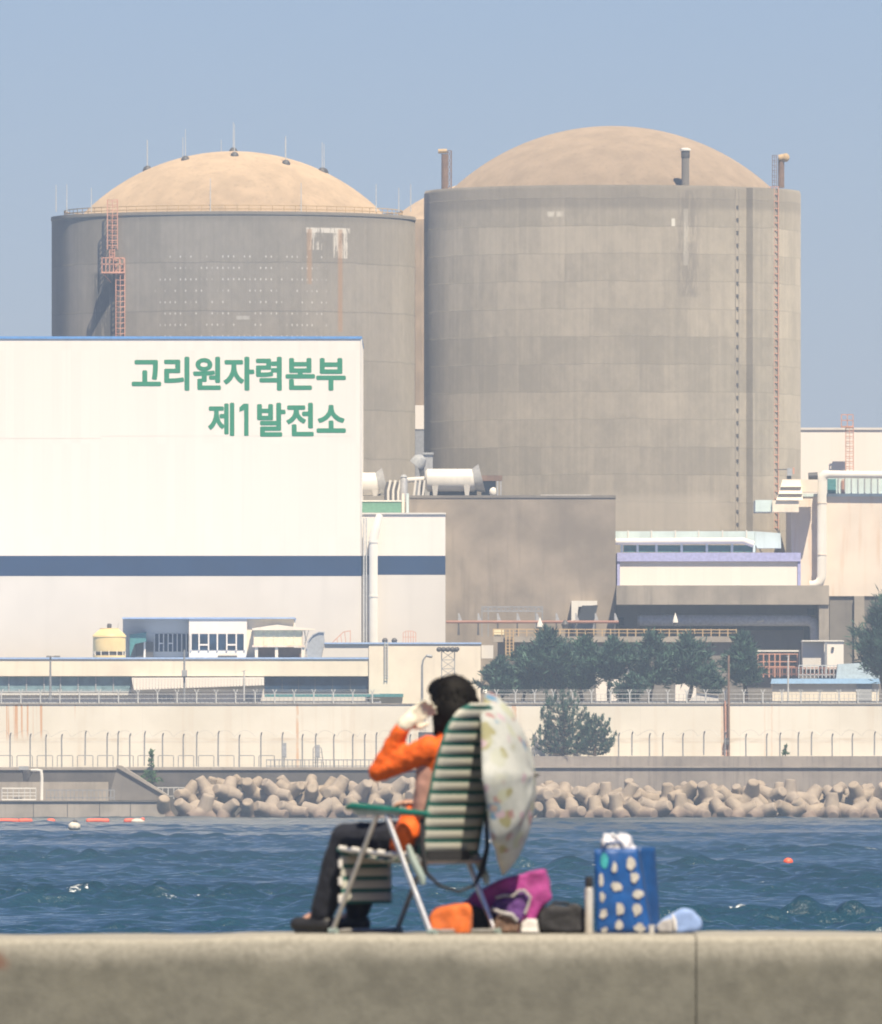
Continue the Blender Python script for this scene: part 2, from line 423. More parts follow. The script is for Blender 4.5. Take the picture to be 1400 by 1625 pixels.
class MB:
    def __init__(self): self.v, self.f, self.s, self.uvs = [], [], [], None
    def add(self, vs, fs, smooth=False):
        b = len(self.v)
        self.v += [tuple(p) for p in vs]
        for q in fs:
            self.f.append(tuple(b + i for i in q)); self.s.append(smooth)
        return self
    def hexa(self, c):                     # c: 8 corners, bottom ring 0-3, top ring 4-7
        return self.add(c, [(3, 2, 1, 0), (4, 5, 6, 7), (0, 1, 5, 4), (1, 2, 6, 5), (2, 3, 7, 6), (3, 0, 4, 7)])
    def box(self, x0, x1, y0, y1, z0, z1):
        return self.hexa([(x0, y0, z0), (x1, y0, z0), (x1, y1, z0), (x0, y1, z0), (x0, y0, z1), (x1, y0, z1), (x1, y1, z1), (x0, y1, z1)])
    def pbox(self, px0, py0, px1, py1, Y, d):   # front face fills that patch of the photo at depth Y
        return self.box(wx(px0, Y), wx(px1, Y), Y, Y + d, wz(py1, Y), wz(py0, Y))
    def prism(self, poly, Y, d):           # photo-plane outline given a real thickness d
        n = len(poly)
        a = [at(x, y, Y) for x, y in poly]
        b = [p + Vector((0, d, 0)) for p in a]
        if sum((a[i].x * a[(i + 1) % n].z - a[(i + 1) % n].x * a[i].z) for i in range(n)) < 0:
            a.reverse(); b.reverse()
        return self.add(a + b, [tuple(range(n)), tuple(range(2 * n - 1, n - 1, -1))] + [((i + 1) % n, i, n + i, n + (i + 1) % n) for i in range(n)])
    def tube(self, pts, r, n=8, smooth=True):
        pts = [Vector(p) for p in pts]
        if not isinstance(r, (list, tuple)): r = [r] * len(pts)
        rings = []
        ref = None
        for i, p in enumerate(pts):
            t = (pts[min(i + 1, len(pts) - 1)] - pts[max(i - 1, 0)])
            if t.length < 1e-9: t = Vector((0, 0, 1))
            t.normalize()
            if ref is None: ref = Vector((0, 0, 1)) if abs(t.z) < .9 else Vector((0, 1, 0))
            a = (ref - t * ref.dot(t))
            if a.length < 1e-6: a = t.orthogonal()
            a.normalize(); ref = a; b = t.cross(a)
            k0 = math.pi / 4 if n == 4 else 0
            rings.append([p + (a * math.cos(k0 + 2 * math.pi * k / n) + b * math.sin(k0 + 2 * math.pi * k / n)) * r[i] for k in range(n)])
        vs = [q for g_ in rings for q in g_]
        fs = []
        for i in range(len(rings) - 1):
            for k in range(n):
                k2 = (k + 1) % n
                fs.append((i * n + k, i * n + k2, (i + 1) * n + k2, (i + 1) * n + k))
        self.add(vs, fs, smooth)
        b = len(self.v) - len(vs)
        self.f.append(tuple(b + k for k in reversed(range(n)))); self.s.append(False)
        self.f.append(tuple(b + (len(rings) - 1) * n + k for k in range(n))); self.s.append(False)
        return self
    def bar(self, p, q, w): return self.tube([p, q], w * .7, 4, False)
    def lathe(self, c, prof, n=32, smooth=True):
        c = Vector(c)
        vs, fs = [], []
        for (r, z) in prof:
            for k in range(n):
                a = 2 * math.pi * k / n
                vs.append(c + Vector((r * math.cos(a), r * math.sin(a), z)))
        for i in range(len(prof) - 1):
            for k in range(n):
                k2 = (k + 1) % n
                fs.append((i * n + k, i * n + k2, (i + 1) * n + k2, (i + 1) * n + k))
        self.add(vs, fs, smooth)
        b = len(self.v) - len(vs)
        if prof[0][0] > 1e-6: self.f.append(tuple(b + k for k in reversed(range(n)))); self.s.append(False)
        if prof[-1][0] > 1e-6: self.f.append(tuple(b + (len(prof) - 1) * n + k for k in range(n))); self.s.append(False)
        return self
    def ell(self, c, r, rot=None, nu=16, nv=10):
        c = Vector(c); vs, fs = [], []
        for i in range(nv + 1):
            ph = math.pi * i / nv
            for k in range(nu):
                th = 2 * math.pi * k / nu
                p = Vector((r[0] * math.sin(ph) * math.cos(th), r[1] * math.sin(ph) * math.sin(th), -r[2] * math.cos(ph)))
                if rot is not None: p = rot @ p
                vs.append(c + p)
        for i in range(nv):
            for k in range(nu):
                k2 = (k + 1) % nu
                fs.append((i * nu + k, i * nu + k2, (i + 1) * nu + k2, (i + 1) * nu + k))
        return self.add(vs, fs, True)
    def cap(self, p, q, r1, r2, n=12):     # tapered capsule
        p, q = Vector(p), Vector(q)
        d = q - p; L = d.length; d.normalize()
        pts, rs = [], []
        for k in range(5):
            a = math.pi / 2 * (1 - k / 4 * .98)
            pts.append(p - d * r1 * math.sin(a)); rs.append(max(r1 * math.cos(a), r1 * .02))
        for k in range(5):
            a = math.pi / 2 * (.02 + k / 4 * .98)
            pts.append(q + d * r2 * math.sin(a)); rs.append(max(r2 * math.cos(a), r2 * .02))
        return self.tube(pts, rs, n)
    def mesh(self, name, off):
        me = bpy.data.meshes.new(name)
        me.from_pydata([(x - off.x, y - off.y, z - off.z) for x, y, z in self.v], [], self.f)
        me.polygons.foreach_set('use_smooth', self.s)
        me.update()
        if any(self.s): me.set_sharp_from_angle(angle=math.radians(38))
        return me
    def build(self, name, mat, parent=None, loc=None, label=None):
        off = OFF[parent] if parent is not None else Vector(loc or (0, 0, 0))
        me = self.mesh(name, off)
        me.materials.append(mat)
        return put(name, me, parent, loc, label)

def put(name, me, parent=None, loc=None, label=None):
    o = bpy.data.objects.new(name, me)
    COL.objects.link(o)
    if parent is not None:
        o.parent = parent; OFF[o] = OFF[parent].copy()
    else:
        o.location = loc or (0, 0, 0); OFF[o] = Vector(loc or (0, 0, 0))
    if label: o['label'] = label
    return o

def thing(name, label, cat, loc, group=None):
    o = bpy.data.objects.new(name, None)
    COL.objects.link(o)
    o.empty_display_size = .5
    o.location = loc; OFF[o] = Vector(loc)
    tag(o, label, cat, group)
    return o

def tag(o, label, cat, group=None):
    o['label'] = label; o['category'] = cat
    if group: o['group'] = group
    return o

def struct(name, mb, mat, loc=(0, 0, 0)):
    o = mb.build(name, mat, None, loc); o['kind'] = 'structure'
    return o

def clone_child(src, parent):
    c = src.copy(); COL.objects.link(c); c.parent = parent; OFF[c] = OFF.get(parent, Vector()).copy()
    return c

def blob_mesh(mb, name, off, voxel, smooth=6, sub=0, lump=0.0, lump_s=6.0):
    """fuse overlapping closed shapes into one continuous skin"""
    me = mb.mesh(name, off)
    o = bpy.data.objects.new('tmp', me)
    COL.objects.link(o)
    r = o.modifiers.new('r', 'REMESH'); r.mode = 'VOXEL'; r.voxel_size = voxel; r.use_smooth_shade = True
    if smooth:
        s = o.modifiers.new('s', 'SMOOTH'); s.iterations = smooth; s.factor = .5
    dg = bpy.context.evaluated_depsgraph_get()
    out = bpy.data.meshes.new_from_object(o.evaluated_get(dg))
    bpy.data.objects.remove(o)
    bpy.data.meshes.remove(me)
    out.name = name
    if lump:
        out.update()
        nrm = [v.normal.copy() for v in out.vertices]
        for v, n in zip(out.vertices, nrm):
            p = v.co * lump_s
            v.co += n * lump * (mnoise.noise(p) + .5 * mnoise.noise(p * 2.3) + .7 * abs(mnoise.noise(Vector((p.x * 1.6 + p.z * .8, p.y, p.z * .5)))) - .3)
    out.polygons.foreach_set('use_smooth', [True] * len(out.polygons))
    return out

def blob(name, mb, mat, parent, voxel, smooth=6, label=None, loc=None, lump=0.0, lump_s=6.0):
    off = OFF[parent] if parent is not None else Vector(loc)
    me = blob_mesh(mb, name, off, voxel, smooth, 0, lump, lump_s)
    me.materials.append(mat)
    return put(name, me, parent, loc, label)

# ------------------------------------------------------------------ SEA
def build_sea():
    Yr = [-55.0, 0.0, 40.0]
    y = 80.0
    while y < 470: Yr.append(y); y += 16
    y = 470.0
    while y < 1849: Yr.append(y); y *= 1 + .00052
    Yr.append(1853.0)
    Yr = np.array(Yr)
    nC = 500
    uc = np.linspace(-.041, .041, nC)
    side = np.array([.055, .09, .2, .5, 1.0])
    cols = np.concatenate([-side[::-1], uc, side])
    Yd = np.maximum(Yr, 300.0)
    X = cols[None, :] * Yd[:, None]
    X[:, 0] = -2400; X[:, -1] = 2400
    X[:, 1] = -1400 - 0 * Yd; X[:, -2] = 1400
    Y = np.repeat(Yr[:, None], X.shape[1], 1)
    dyl = np.gradient(Yr)
    dense = (Yr > 465)
    rs = np.random.RandomState(11)
    Z = np.zeros_like(X)
    inner = slice(len(side), len(side) + nC)
    xi, yi = X[:, inner], Y[:, inner]
    H = np.zeros_like(xi)
    for k in range(90):
        lam = 1.0 * (11.0 / 1.0) ** rs.rand()
        ang = rs.normal(0, .46) + R(-78)
        kx, ky = math.cos(ang) * 2 * math.pi / lam, math.sin(ang) * 2 * math.pi / lam
        a = .0100 * lam ** .18
        ph = rs.rand() * 6.283
        fade = np.clip((lam / (2.6 * dyl) - .5) / .7, 0, 1)[:, None] * dense[:, None]
        H += a * fade * np.sin(kx * xi + ky * yi + ph)
    # groups of higher and lower waves
    grp = 1 + .35 * np.sin(xi * .11 + yi * .023 + 1) + .3 * np.sin(xi * -.07 + yi * .041)
    H *= np.clip(grp, .45, 1.8)
    H *= np.clip(1.25 - .75 * (yi - 700) / 1100, .62, 1.1)
    sd = .085
    Hs = H / sd
    H = sd * (Hs + .11 * (Hs ** 2 - 1))       # peaked crests, flat troughs
    fo = np.clip((Hs - 2.75) / .3, 0, 1)
    fo *= (np.sin(xi * .9 + yi * .13) * np.sin(xi * .31 - yi * .07 + 2) > .9)
    # foam at the foot of the tetrapods
    shore = np.clip((yi - 1826) / 5, 0, 1) * (np.sin(xi * .55) + np.sin(xi * 1.3 + 1) + .7 * np.sin(xi * 3.1) > 1.0) * (xi > wx(600, 1830)) * (np.sin(xi * 5.3 + yi) > .2)
    for (px, py, w, h) in ((1350, 1338, 15, 2.4), (1385, 1350, 16, 2.0), (1075, 1334, 10, 3), (1096, 1333, 6, 2.5), (1205, 1404, 9, 3), (153, 1365, 8, 3), (270, 1432, 14, 4), (315, 1428, 8, 4), (8, 1322, 10, 3), (1000, 1293, 18, 3), (1040, 1295, 16, 3)):
        Yf = 5 * F / (py - HZ + 3); xf = wx(px, Yf)
        rx, ry = u(w, Yf), max(3.0, Yf * Yf / (5 * F) * h * .5)
        e = ((xi - xf) / rx) ** 2 + ((yi - Yf) / ry) ** 2
        fo = np.maximum(fo, np.clip(1.6 * np.exp(-e * .6) - .2, 0, 1) * np.clip((Hs - 1.7) / .3 + (1.9 if py < 1300 else 0), 0, 1))
    fo = np.maximum(fo, shore)
    Z[:, inner] = H
    FO = np.zeros_like(X); FO[:, inner] = fo * .72
    nr, ncol = X.shape
    co = np.stack([X, Y, Z], -1).reshape(-1, 3).astype(np.float32)
    i = np.arange(nr * ncol).reshape(nr, ncol)
    q = np.stack([i[:-1, :-1], i[:-1, 1:], i[1:, 1:], i[1:, :-1]], -1).reshape(-1, 4).astype(np.int32)
    me = bpy.data.meshes.new('sea')
    me.vertices.add(len(co)); me.vertices.foreach_set('co', co.ravel())
    me.loops.add(q.size); me.loops.foreach_set('vertex_index', q.ravel())
    me.polygons.add(len(q)); me.polygons.foreach_set('loop_start', np.arange(0, q.size, 4, dtype=np.int32))
    me.polygons.foreach_set('use_smooth', np.ones(len(q), dtype=bool))
    at_ = me.attributes.new('foam', 'FLOAT', 'POINT'); at_.data.foreach_set('value', FO.ravel().astype(np.float32))
    me.update(calc_edges=True); me.validate()
    me.materials.append(M['sea'])
    o = put('sea', me); o['kind'] = 'structure'
build_sea()

YW, YF_, YR = 1850.0, 1846.5, 1843.0        # cream wall, lower fence, grey retaining wall
struct('ground', MB().box(-2400, 2400, 1852.6, 4050, 6.0, 8.0), M['ground'])

# ------------------------------------------------------------------ SHORE WALLS
o = MB().box(wx(-900, YW), wx(2300, YW), YW, YW + 1.2, 4.0, wz(1118, YW)).build('seawall', M['seawall'], None, (0, YW, 4))
tag(o, 'long cream sea wall with rust runs behind the lower wire fence', 'wall')
cop = MB().box(wx(-900, YW), wx(2300, YW), YW - .12, YW + 1.3, wz(1118, YW), wz(1116.4, YW)).build('coping', M['quay'], o)

t = thing('retaining_wall', 'grey concrete retaining wall with a ledge behind the tetrapods, below the pine', 'wall', at(1130, 1262, YR))
m = MB()
m.box(wx(800, YR), wx(2300, YR), YR, YW - .004, -2, wz(1218.5, YR))
m.build('lower_wall', M['retain'], t)
m = MB()
m.box(wx(800, YR), wx(2300, YR), YR + .9, YW - .004, wz(1218.5, YR) + .004, wz(1200, YR))
m.build('upper_wall', M['retain'], t)
MB().box(wx(800, YR), wx(2300, YR), YR - .25, YR + .9 - .004, wz(1218.5, YR) + .004, wz(1216.5, YR)).build('ledge', M['quay'], t)

t = thing('retaining_wall', 'low dark retaining wall above the boulders and quay, under the hooped rail', 'wall', at(300, 1262, YR))
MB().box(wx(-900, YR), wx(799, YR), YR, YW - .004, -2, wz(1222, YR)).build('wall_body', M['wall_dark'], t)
MB().box(wx(-900, YR), wx(799, YR), YR - .2, YW - .3, wz(1222, YR) + .003, wz(1217.5, YR)).build('kerb', M['quay'], t)
MB().box(wx(-900, YR), wx(172, YR), YR - .35, YR - .004, -2, wz(1241, YR)).build('plinth', M['quay'], t)

# low quay with its deck
t = thing('quay', 'low pale concrete quay with dark joints beside the boulder pile', 'quay', at(120, 1300, 1833))
MB().box(wx(-900, 1833), wx(262, 1833), 1833, YR - .36, -2, wz(1272, 1833)).build('quay_wall', M['quay'], t)
for px in (53, 107, 158, 207):
    MB().box(wx(px - .6, 1833), wx(px + .6, 1833), 1832.97, 1833.05, 0, wz(1274, 1833)).build('joint', M['dark_steel'], t)
MB().box(wx(-900, 1833), wx(262, 1833), 1832.8, 1833.4, wz(1272, 1833) + .003, wz(1270.6, 1833)).build('coping', M['conc_shade'], t)

# slanted stair wall
t = thing('ramp_wall', 'triangular grey stair wall sloping down to the quay', 'wall', at(215, 1270, 1838))
MB().prism([(172, 1270), (186, 1217), (190, 1217), (265, 1264), (268, 1270)], 1838, 4.0).build('side_wall', M['conc_shade'], t)
MB().prism([(184, 1217.5), (185, 1214.5), (193, 1215), (267, 1262), (266, 1264.5)], 1837.7, 4.6).build('coping', M['quay'], t)

# quay railing
def picket_rail(name, label, px0, px1, py0, py1, Y, n, mat, w=.05, cat='railing', mid=True, jit=.0):
    t = thing(name, label, cat, at((px0 + px1) / 2, py1, Y))
    m = MB()
    m.bar(at(px0, py0, Y), at(px1, py0, Y), w * 1.2)
    if mid: m.bar(at(px0, (py0 * .25 + py1 * .75), Y), at(px1, (py0 * .25 + py1 * .75), Y), w)
    m.build('top_rail', mat, t)
    for k in range(n):
        px = px0 + (px1 - px0) * k / (n - 1) + rng.uniform(-jit, jit)
        MB().bar(at(px, py0 - (1 if jit else 0) + rng.uniform(0, jit), Y), at(px, py1, Y), w).build('baluster', mat, t)
    return t
picket_rail('railing', 'thin grey railing along the low quay in front of the dark wall', 74, 182, 1254, 1270, 1836, 18, M['fence'], .10, jit=.8)
picket_rail('railing', 'short pale railing between the stair wall and the boulder heap', 250, 318, 1250, 1268, 1840, 9, M['fence_pale'], .09, jit=.8)

t = thing('barrier_frame', 'white barred steel barrier standing on the low quay', 'barrier', at(30, 1270, 1835))
m = MB()
for py in (1251, 1258, 1263, 1269): m.bar(at(3, py, 1835), at(57, py, 1835), .16 if py in (1251, 1269) else .08)
m.build('rail', M['white_pipe'], t)
for px in (3, 12, 21, 30, 39, 48, 57): MB().bar(at(px, 1250, 1835), at(px, 1270, 1835), .09).build('upright', M['fence_pale'], t)

t = thing('pipe_bend', 'white bent pipe dropping from the wall top to the quay', 'pipe', at(66, 1270, 1836))
MB().tube([at(47, 1223, 1840), at(60, 1222.5, 1837), at(65.5, 1223.5, 1836), at(66.5, 1232, 1836), at(66, 1270, 1836)], .18, 8).build('pipe', M['white_pipe'], t)
MB().pbox(30, 1216, 45, 1222, 1839, 1.4).build('valve_box', M['grey_paint'], t)
MB().tube([at(42, 1222, 1839), at(43, 1228, 1839), at(41, 1240, 1839)], [.5, .55, .3], 8).build('pump_body', M['dark_steel'], t)

# orange boom floats and the pale buoy on the water
YB_ = 5 * F / (1305.5 - HZ)
for i, (a, b, wh) in enumerate(((-6, 27, 'long worn'), (33, 48, 'stubby'), (78, 84, 'tiny'), (140, 170, 'long sagging'), (200, 212, 'short half sunk'))):
    m = MB()
    m.tube([at(a, 1303, YB_), at((a + b) / 2, 1302.4, YB_), at(b, 1303, YB_)], .24, 10)
    m.ell(at(a, 1303, YB_), (.25, .26, .26)); m.ell(at(b, 1303, YB_), (.25, .26, .26))
    places = ('nearest the frame edge', 'below the white barrier', 'below the railing start', 'below the stair wall foot', 'beside the white float cap')
    t = thing('boom_float', f'{wh} orange boom float along the quay foot, {["at the open end of the quay", "below the white barrier", "below the white pipe", "below the stair wall", "closest to the tetrapods"][i]}', 'boom float', at((a + b) / 2, 1304, YB_), 'orange boom floats along the quay')
    m.build('float_tube', M['red_float'], t)
    MB().bar(at(b, 1303, YB_), at(b + 5, 1304, YB_), .08).build('link', M['dark_steel'], t)
t = thing('float_cap', 'small white and orange float at the end of the boom', 'float', at(218, 1304, YB_))
MB().ell(at(218, 1303.5, YB_), (.8, .4, .3)).build('white_body', M['white_float'], t)
MB().cap(at(223, 1303, YB_), at(227, 1300.5, YB_), .25, .2).build('orange_tip', M['red_float'], t)

Yb = 5 * F / (1318 - HZ)
t = thing('mooring_buoy', 'dirty pale round buoy floating off the low quay', 'buoy', at(118, 1318, Yb))
m = MB(); c = at(118, 1312, Yb); m.ell(c, (u(11, Yb), u(11, Yb), u(7.5, Yb)))
blob('buoy_body', m, M['white_float'], t, .07, 4, lump=.07, lump_s=1.5)
MB().lathe(at(119, 1306, Yb), [(.22, 0), (.22, .18), (.1, .3), (0, .3)], 12).build('mooring_eye', M['dark_steel'], t)
Yb = 5 * F / (1374 - HZ)
t = thing('marker_buoy', 'small bright orange ball buoy bobbing alone on the open water', 'buoy', at(1251, 1374, Yb))
MB().ell(at(1251, 1368, Yb), (u(8, Yb), u(8, Yb), u(6.5, Yb))).build('ball', M['red_float'], t)
MB().lathe(at(1249, 1364, Yb), [(.06, 0), (.06, .08), (.03, .12), (0, .12)], 10).build('eye', M['dark_steel'], t)

# ------------------------------------------------------------------ TETRAPODS
def tetrapod_mesh(seed):
    m = MB(); rr = random.Random(seed)
    L = 2.15
    for d in ((0, 0, 1), (.943, 0, -.333), (-.471, .816, -.333), (-.471, -.816, -.333)):
        d = Vector(d)
        m.tube([d * 0, d * .6, d * (L - .12), d * L], [.98, .90, .66, .56], 16)
    m.ell((0, 0, 0), (.98, .98, .98))
    return blob_mesh(m, 'tetrapod', Vector(), .085, 2)
TM = [tetrapod_mesh(k) for k in range(1)]
TM[0].materials.append(M['rock'])
zones = [(0, 335, 'beside the low quay'), (335, 420, 'below the green shrub'), (420, 520, 'below the small grey fence box'), (520, 600, 'beyond the green armrest'),
         (600, 770, 'beyond the orange elbow'), (770, 935, 'below the tall half of the pine'), (935, 1010, 'below the low half of the pine'), (1010, 1110, 'between the pine and the rusty pole'),
         (1110, 1200, 'below the rusty pole'), (1200, 1300, 'below the tiny wall sapling'), (1300, 1500, 'near the end of the grey wall')]
ordn = ['first', 'second', 'third', 'fourth', 'fifth', 'sixth', 'seventh']
count = {}
def tetra(px, py, Y, row, sc=1.0):
    if 712 < px < 828: return
    p = at(px, py, Y)
    o = bpy.data.objects.new('tetrapod', TM[0]); COL.objects.link(o)
    o.location = p
    q = Quaternion((rng.gauss(0, 1), rng.gauss(0, 1), rng.gauss(0, 1), rng.gauss(0, 1))); q.normalize()
    o.rotation_euler = q.to_euler(); o.scale = (sc, sc, sc)
    z = next(n for a, b, n in zones if a <= px < b)
    k = count.get((z, row), 0); count[(z, row)] = k + 1
    tag(o, f'concrete tetrapod {row}, {ordn[k]} of those {z}', 'tetrapod', 'concrete tetrapods along the shore')
for k in range(36):
    px = 262 + k * 34 + rng.uniform(-7, 7)
    if px < 1440: tetra(px, 1290 + rng.uniform(-4, 4), 1834.5 + rng.uniform(-.5, .5), 'at the waterline', rng.uniform(.92, 1.1))
for k in range(36):
    px = 300 + k * 33 + rng.uniform(-8, 8)
    if px < 1440: tetra(px, (1268 if px > 800 else 1262) + rng.uniform(-5, 5), 1837.0 + rng.uniform(-.5, .5), 'in the middle row', rng.uniform(.9, 1.05))
for k in range(36):
    px = 335 + k * 32 + rng.uniform(-8, 8)
    if px > 520 and px < 700 and False: continue
    if px < 1440: tetra(px, (1263 if px > 520 else 1254) + rng.uniform(-4, 5), 1840.3 + rng.uniform(-.4, .4), 'on the crest', rng.uniform(.80, .92))

# ------------------------------------------------------------------ FENCES
def arm_post(px, py0, py1, Y, bend, w):
    m = MB()
    m.tube([at(px, py1, Y), at(px, py0 + 7, Y), at(px + bend * .5, py0 + 3, Y - .05), at(px + bend * 1.6, py0, Y - .2)], w, 5)
    return m
def lower_fence(name, label, posts, py0, py1):
    t = thing(name, label, 'fence', at((posts[0] + posts[-1]) / 2, py1, YF_))
    base = arm_post(posts[0], py0, py1, YF_, 1, .085).build('post', M['fence'], t)
    for px in posts[1:]:
        c = clone_child(base, t); c.location.x = wx(px, YF_) - wx(posts[0], YF_); c.rotation_euler.y = rng.uniform(-.01, .01)
    m = MB()
    for py in (py0 + 14, py0 + 30): m.bar(at(posts[0] - 20, py, YF_), at(posts[-1] + 20, py, YF_), .03)
    m.build('rail_wire', M['fence_pale'], t)
    # coil of barbed wire along the arm tips
    m = MB(); pts = []
    a, b = wx(posts[0] - 20, YF_), wx(posts[-1] + 20, YF_)
    n = int((b - a) / .16)
    zc = wz(py0 + 1, YF_)
    for k in range(n):
        th = k * .16 * 2.6
        pts.append(Vector((a + k * .16 + .25 * math.sin(th), YF_ - .1 + .2 * math.cos(th), zc + .35 * math.sin(th * 1.02))))
    m.tube(pts, .014, 3)
    m.build('wire_coil', M['fence'], t)
    return t
lower_fence('wire_fence', 'tall curved-post wire fence in front of the rust-streaked stretch of cream wall', [16, 48, 73, 98, 135, 170, 187, 206, 229, 258, 291, 312, 346, 380, 414, 448, 480, 501, 530, 560, 579, 597, 625, 651, 690], 1163, 1218)
lower_fence('wire_fence', 'tall curved-post wire fence on the grey ledged wall beside the pine', [849, 982, 1003, 1031, 1052, 1084, 1117, 1151, 1184, 1217, 1238, 1267, 1288, 1321, 1353, 1388], 1162, 1200)

t = thing('hooped_rail', 'low pale rail of square pipe hoops along the wall foot', 'railing', at(250, 1218, YR + .6))
proto = None
for k, px in enumerate(range(-5, 420, 32)):
    if proto is None:
        Yh = YR + .6
        proto = MB().tube([at(px, 1217, Yh), at(px, 1200, Yh), at(px + 1.5, 1199, Yh), at(px + 23, 1199, Yh), at(px + 24.5, 1200, Yh), at(px + 24.5, 1217, Yh)], .05, 5).build('hoop', M['fence'], t)
    else:
        c = clone_child(proto, t); c.location.x = u(32 * k, YR + .6)
picket_rail('railing', 'dark pipe railing of the small platform below the cream wall', 423, 592, 1206, 1219, YR + .5, 26, M['fence'], .09, jit=.6)
t = thing('ladder_gate', 'thin grey ladder frame standing by the platform railing', 'ladder', at(505, 1218, YR + .8))
MB().tube([at(497, 1218, YR + .8), at(497, 1188, YR + .8), at(499, 1185.5, YR + .8), at(508, 1185.5, YR + .8), at(510, 1188, YR + .8), at(514, 1218, YR + .8)], .06, 6).build('frame', M['fence'], t)
for py in (1194, 1202, 1210): MB().bar(at(497, py, YR + .8), at(512, py, YR + .8), .05).build('rung', M['fence'], t)
for px, lab in ((451, 'narrow grey cabinet on a post by the platform railing end'), (504, 'narrow grey cabinet on a post beside the thin ladder frame')):
    t = thing('control_box', lab, 'cabinet', at(px, 1217, YR + .4))
    MB().pbox(px - 3.6, 1179 if px < 500 else 1182, px + 3.6, 1203, YR + .4, .4).build('cabinet', M['grey_paint'], t)
    MB().bar(at(px, 1203, YR + .6), at(px, 1218, YR + .6), .12).build('stand', M['fence'], t)
    MB().pbox(px - 3, 1184, px + 3, 1200, YR + .37, .03).build('door', M['steel'], t)

def upper_fence(name, label, posts):
    Yf = YW + .6
    t = thing(name, label, 'fence', at((posts[0] + posts[-1]) / 2, 1117, Yf))
    m = MB()
    px = posts[0]
    m.tube([at(px, 1116, Yf), at(px, 1099, Yf)], .10, 5)
    m.bar(at(px, 1101, Yf), at(px - 3.2, 1094, Yf), .11); m.bar(at(px, 1101, Yf), at(px + 3.2, 1094, Yf), .11)
    base = m.build('post', M['fence_pale'], t)
    for px in posts[1:]:
        c = clone_child(base, t); c.location.x = wx(px, Yf) - wx(posts[0], Yf)
    m = MB()
    for py in (1101.5, 1108.5): m.bar(at(posts[0] - 12, py, Yf), at(posts[-1] + 12, py, Yf), .06)
    for py, dx in ((1095, -.2), (1097, .2)): m.bar(at(posts[0] - 12, py, Yf + dx), at(posts[-1] + 12, py, Yf + dx), .025)
    m.build('rail', M['fence_pale'], t)
    MB().box(wx(posts[0] - 14, Yf), wx(posts[-1] + 14, Yf), Yf + .2, Yf + .35, wz(1116.2, Yf), wz(1112.5, Yf)).build('kickboard', M['grey_paint'], t)
    x = posts[0]; pr = None; k = 0
    while x < posts[-1] and k < 98:
        if pr is None: pr = MB().bar(at(x, 1101, Yf), at(x, 1114, Yf), .045).build('picket', M['fence'], t)
        else: c = clone_child(pr, t); c.location.x = u(x - posts[0], Yf)
        x += 6.9; k += 1
upper_fence('security_fence', 'grey picket fence with forked post tops above the cream wall, before the window bands', [2 + 31 * k for k in range(20)])
upper_fence('security_fence', 'grey picket fence with forked post tops above the cream wall, before the pine grove', [788 + 30.2 * k for k in range(21)])

t = thing('utility_pole', 'rusty steel pole standing against the cream wall beside a long rust stain', 'pole', at(1156, 1200, YW - .3))
MB().tube([at(1156.5, 1200, YW - .3), at(1156.5, 1040, YW - .3)], [.17, .12], 8).build('shaft', M['rust_steel'], t)
MB().tube([at(1151, 1112, YW - .3), at(1152.5, 1200, YW - .3)], .10, 6).build('conduit', M['orange_steel'], t)
MB().pbox(1150, 1171, 1157.5, 1182, YW - .75, .4).build('junction_box', M['dark_steel'], t)

# ------------------------------------------------------------------ PLANTS
def leaf_mesh(name, tufts, rr, blade, width, nb, up, off, spread=.9):
    """tufts: (centre, direction, size); each tuft is a spray of thin folded blades"""
    V, Fc, T = [], [], []
    for c, d, s in tufts:
        tint = rr.random()
        for _ in range(nb):
            w = Vector((rr.gauss(0, spread), rr.gauss(0, spread), rr.gauss(0, spread) * .8)) + d * 1.0 + Vector((0, 0, up))
            w.normalize()
            L = blade * s * rr.uniform(.6, 1.15)
            a = w.orthogonal(); a = Quaternion(w, rr.uniform(0, 6.28)) @ a; a.normalize()
            st = c + Vector((rr.gauss(0, .12), rr.gauss(0, .12), rr.gauss(0, .1))) * blade * s * 1.6
            b = len(V)
            wd = width * s
            V += [st - off, st + w * L * .5 + a * wd - off, st + w * L - off, st + w * L * .5 - a * wd - off]
            Fc.append((b, b + 1, b + 2, b + 3))
            T += [min(1, max(0, tint + rr.uniform(-.25, .25)))] * 4
    me = bpy.data.meshes.new(name)
    me.from_pydata([tuple(p) for p in V], [], Fc)
    a = me.attributes.new('tint', 'FLOAT', 'POINT'); a.data.foreach_set('value', T)
    me.update()
    return me

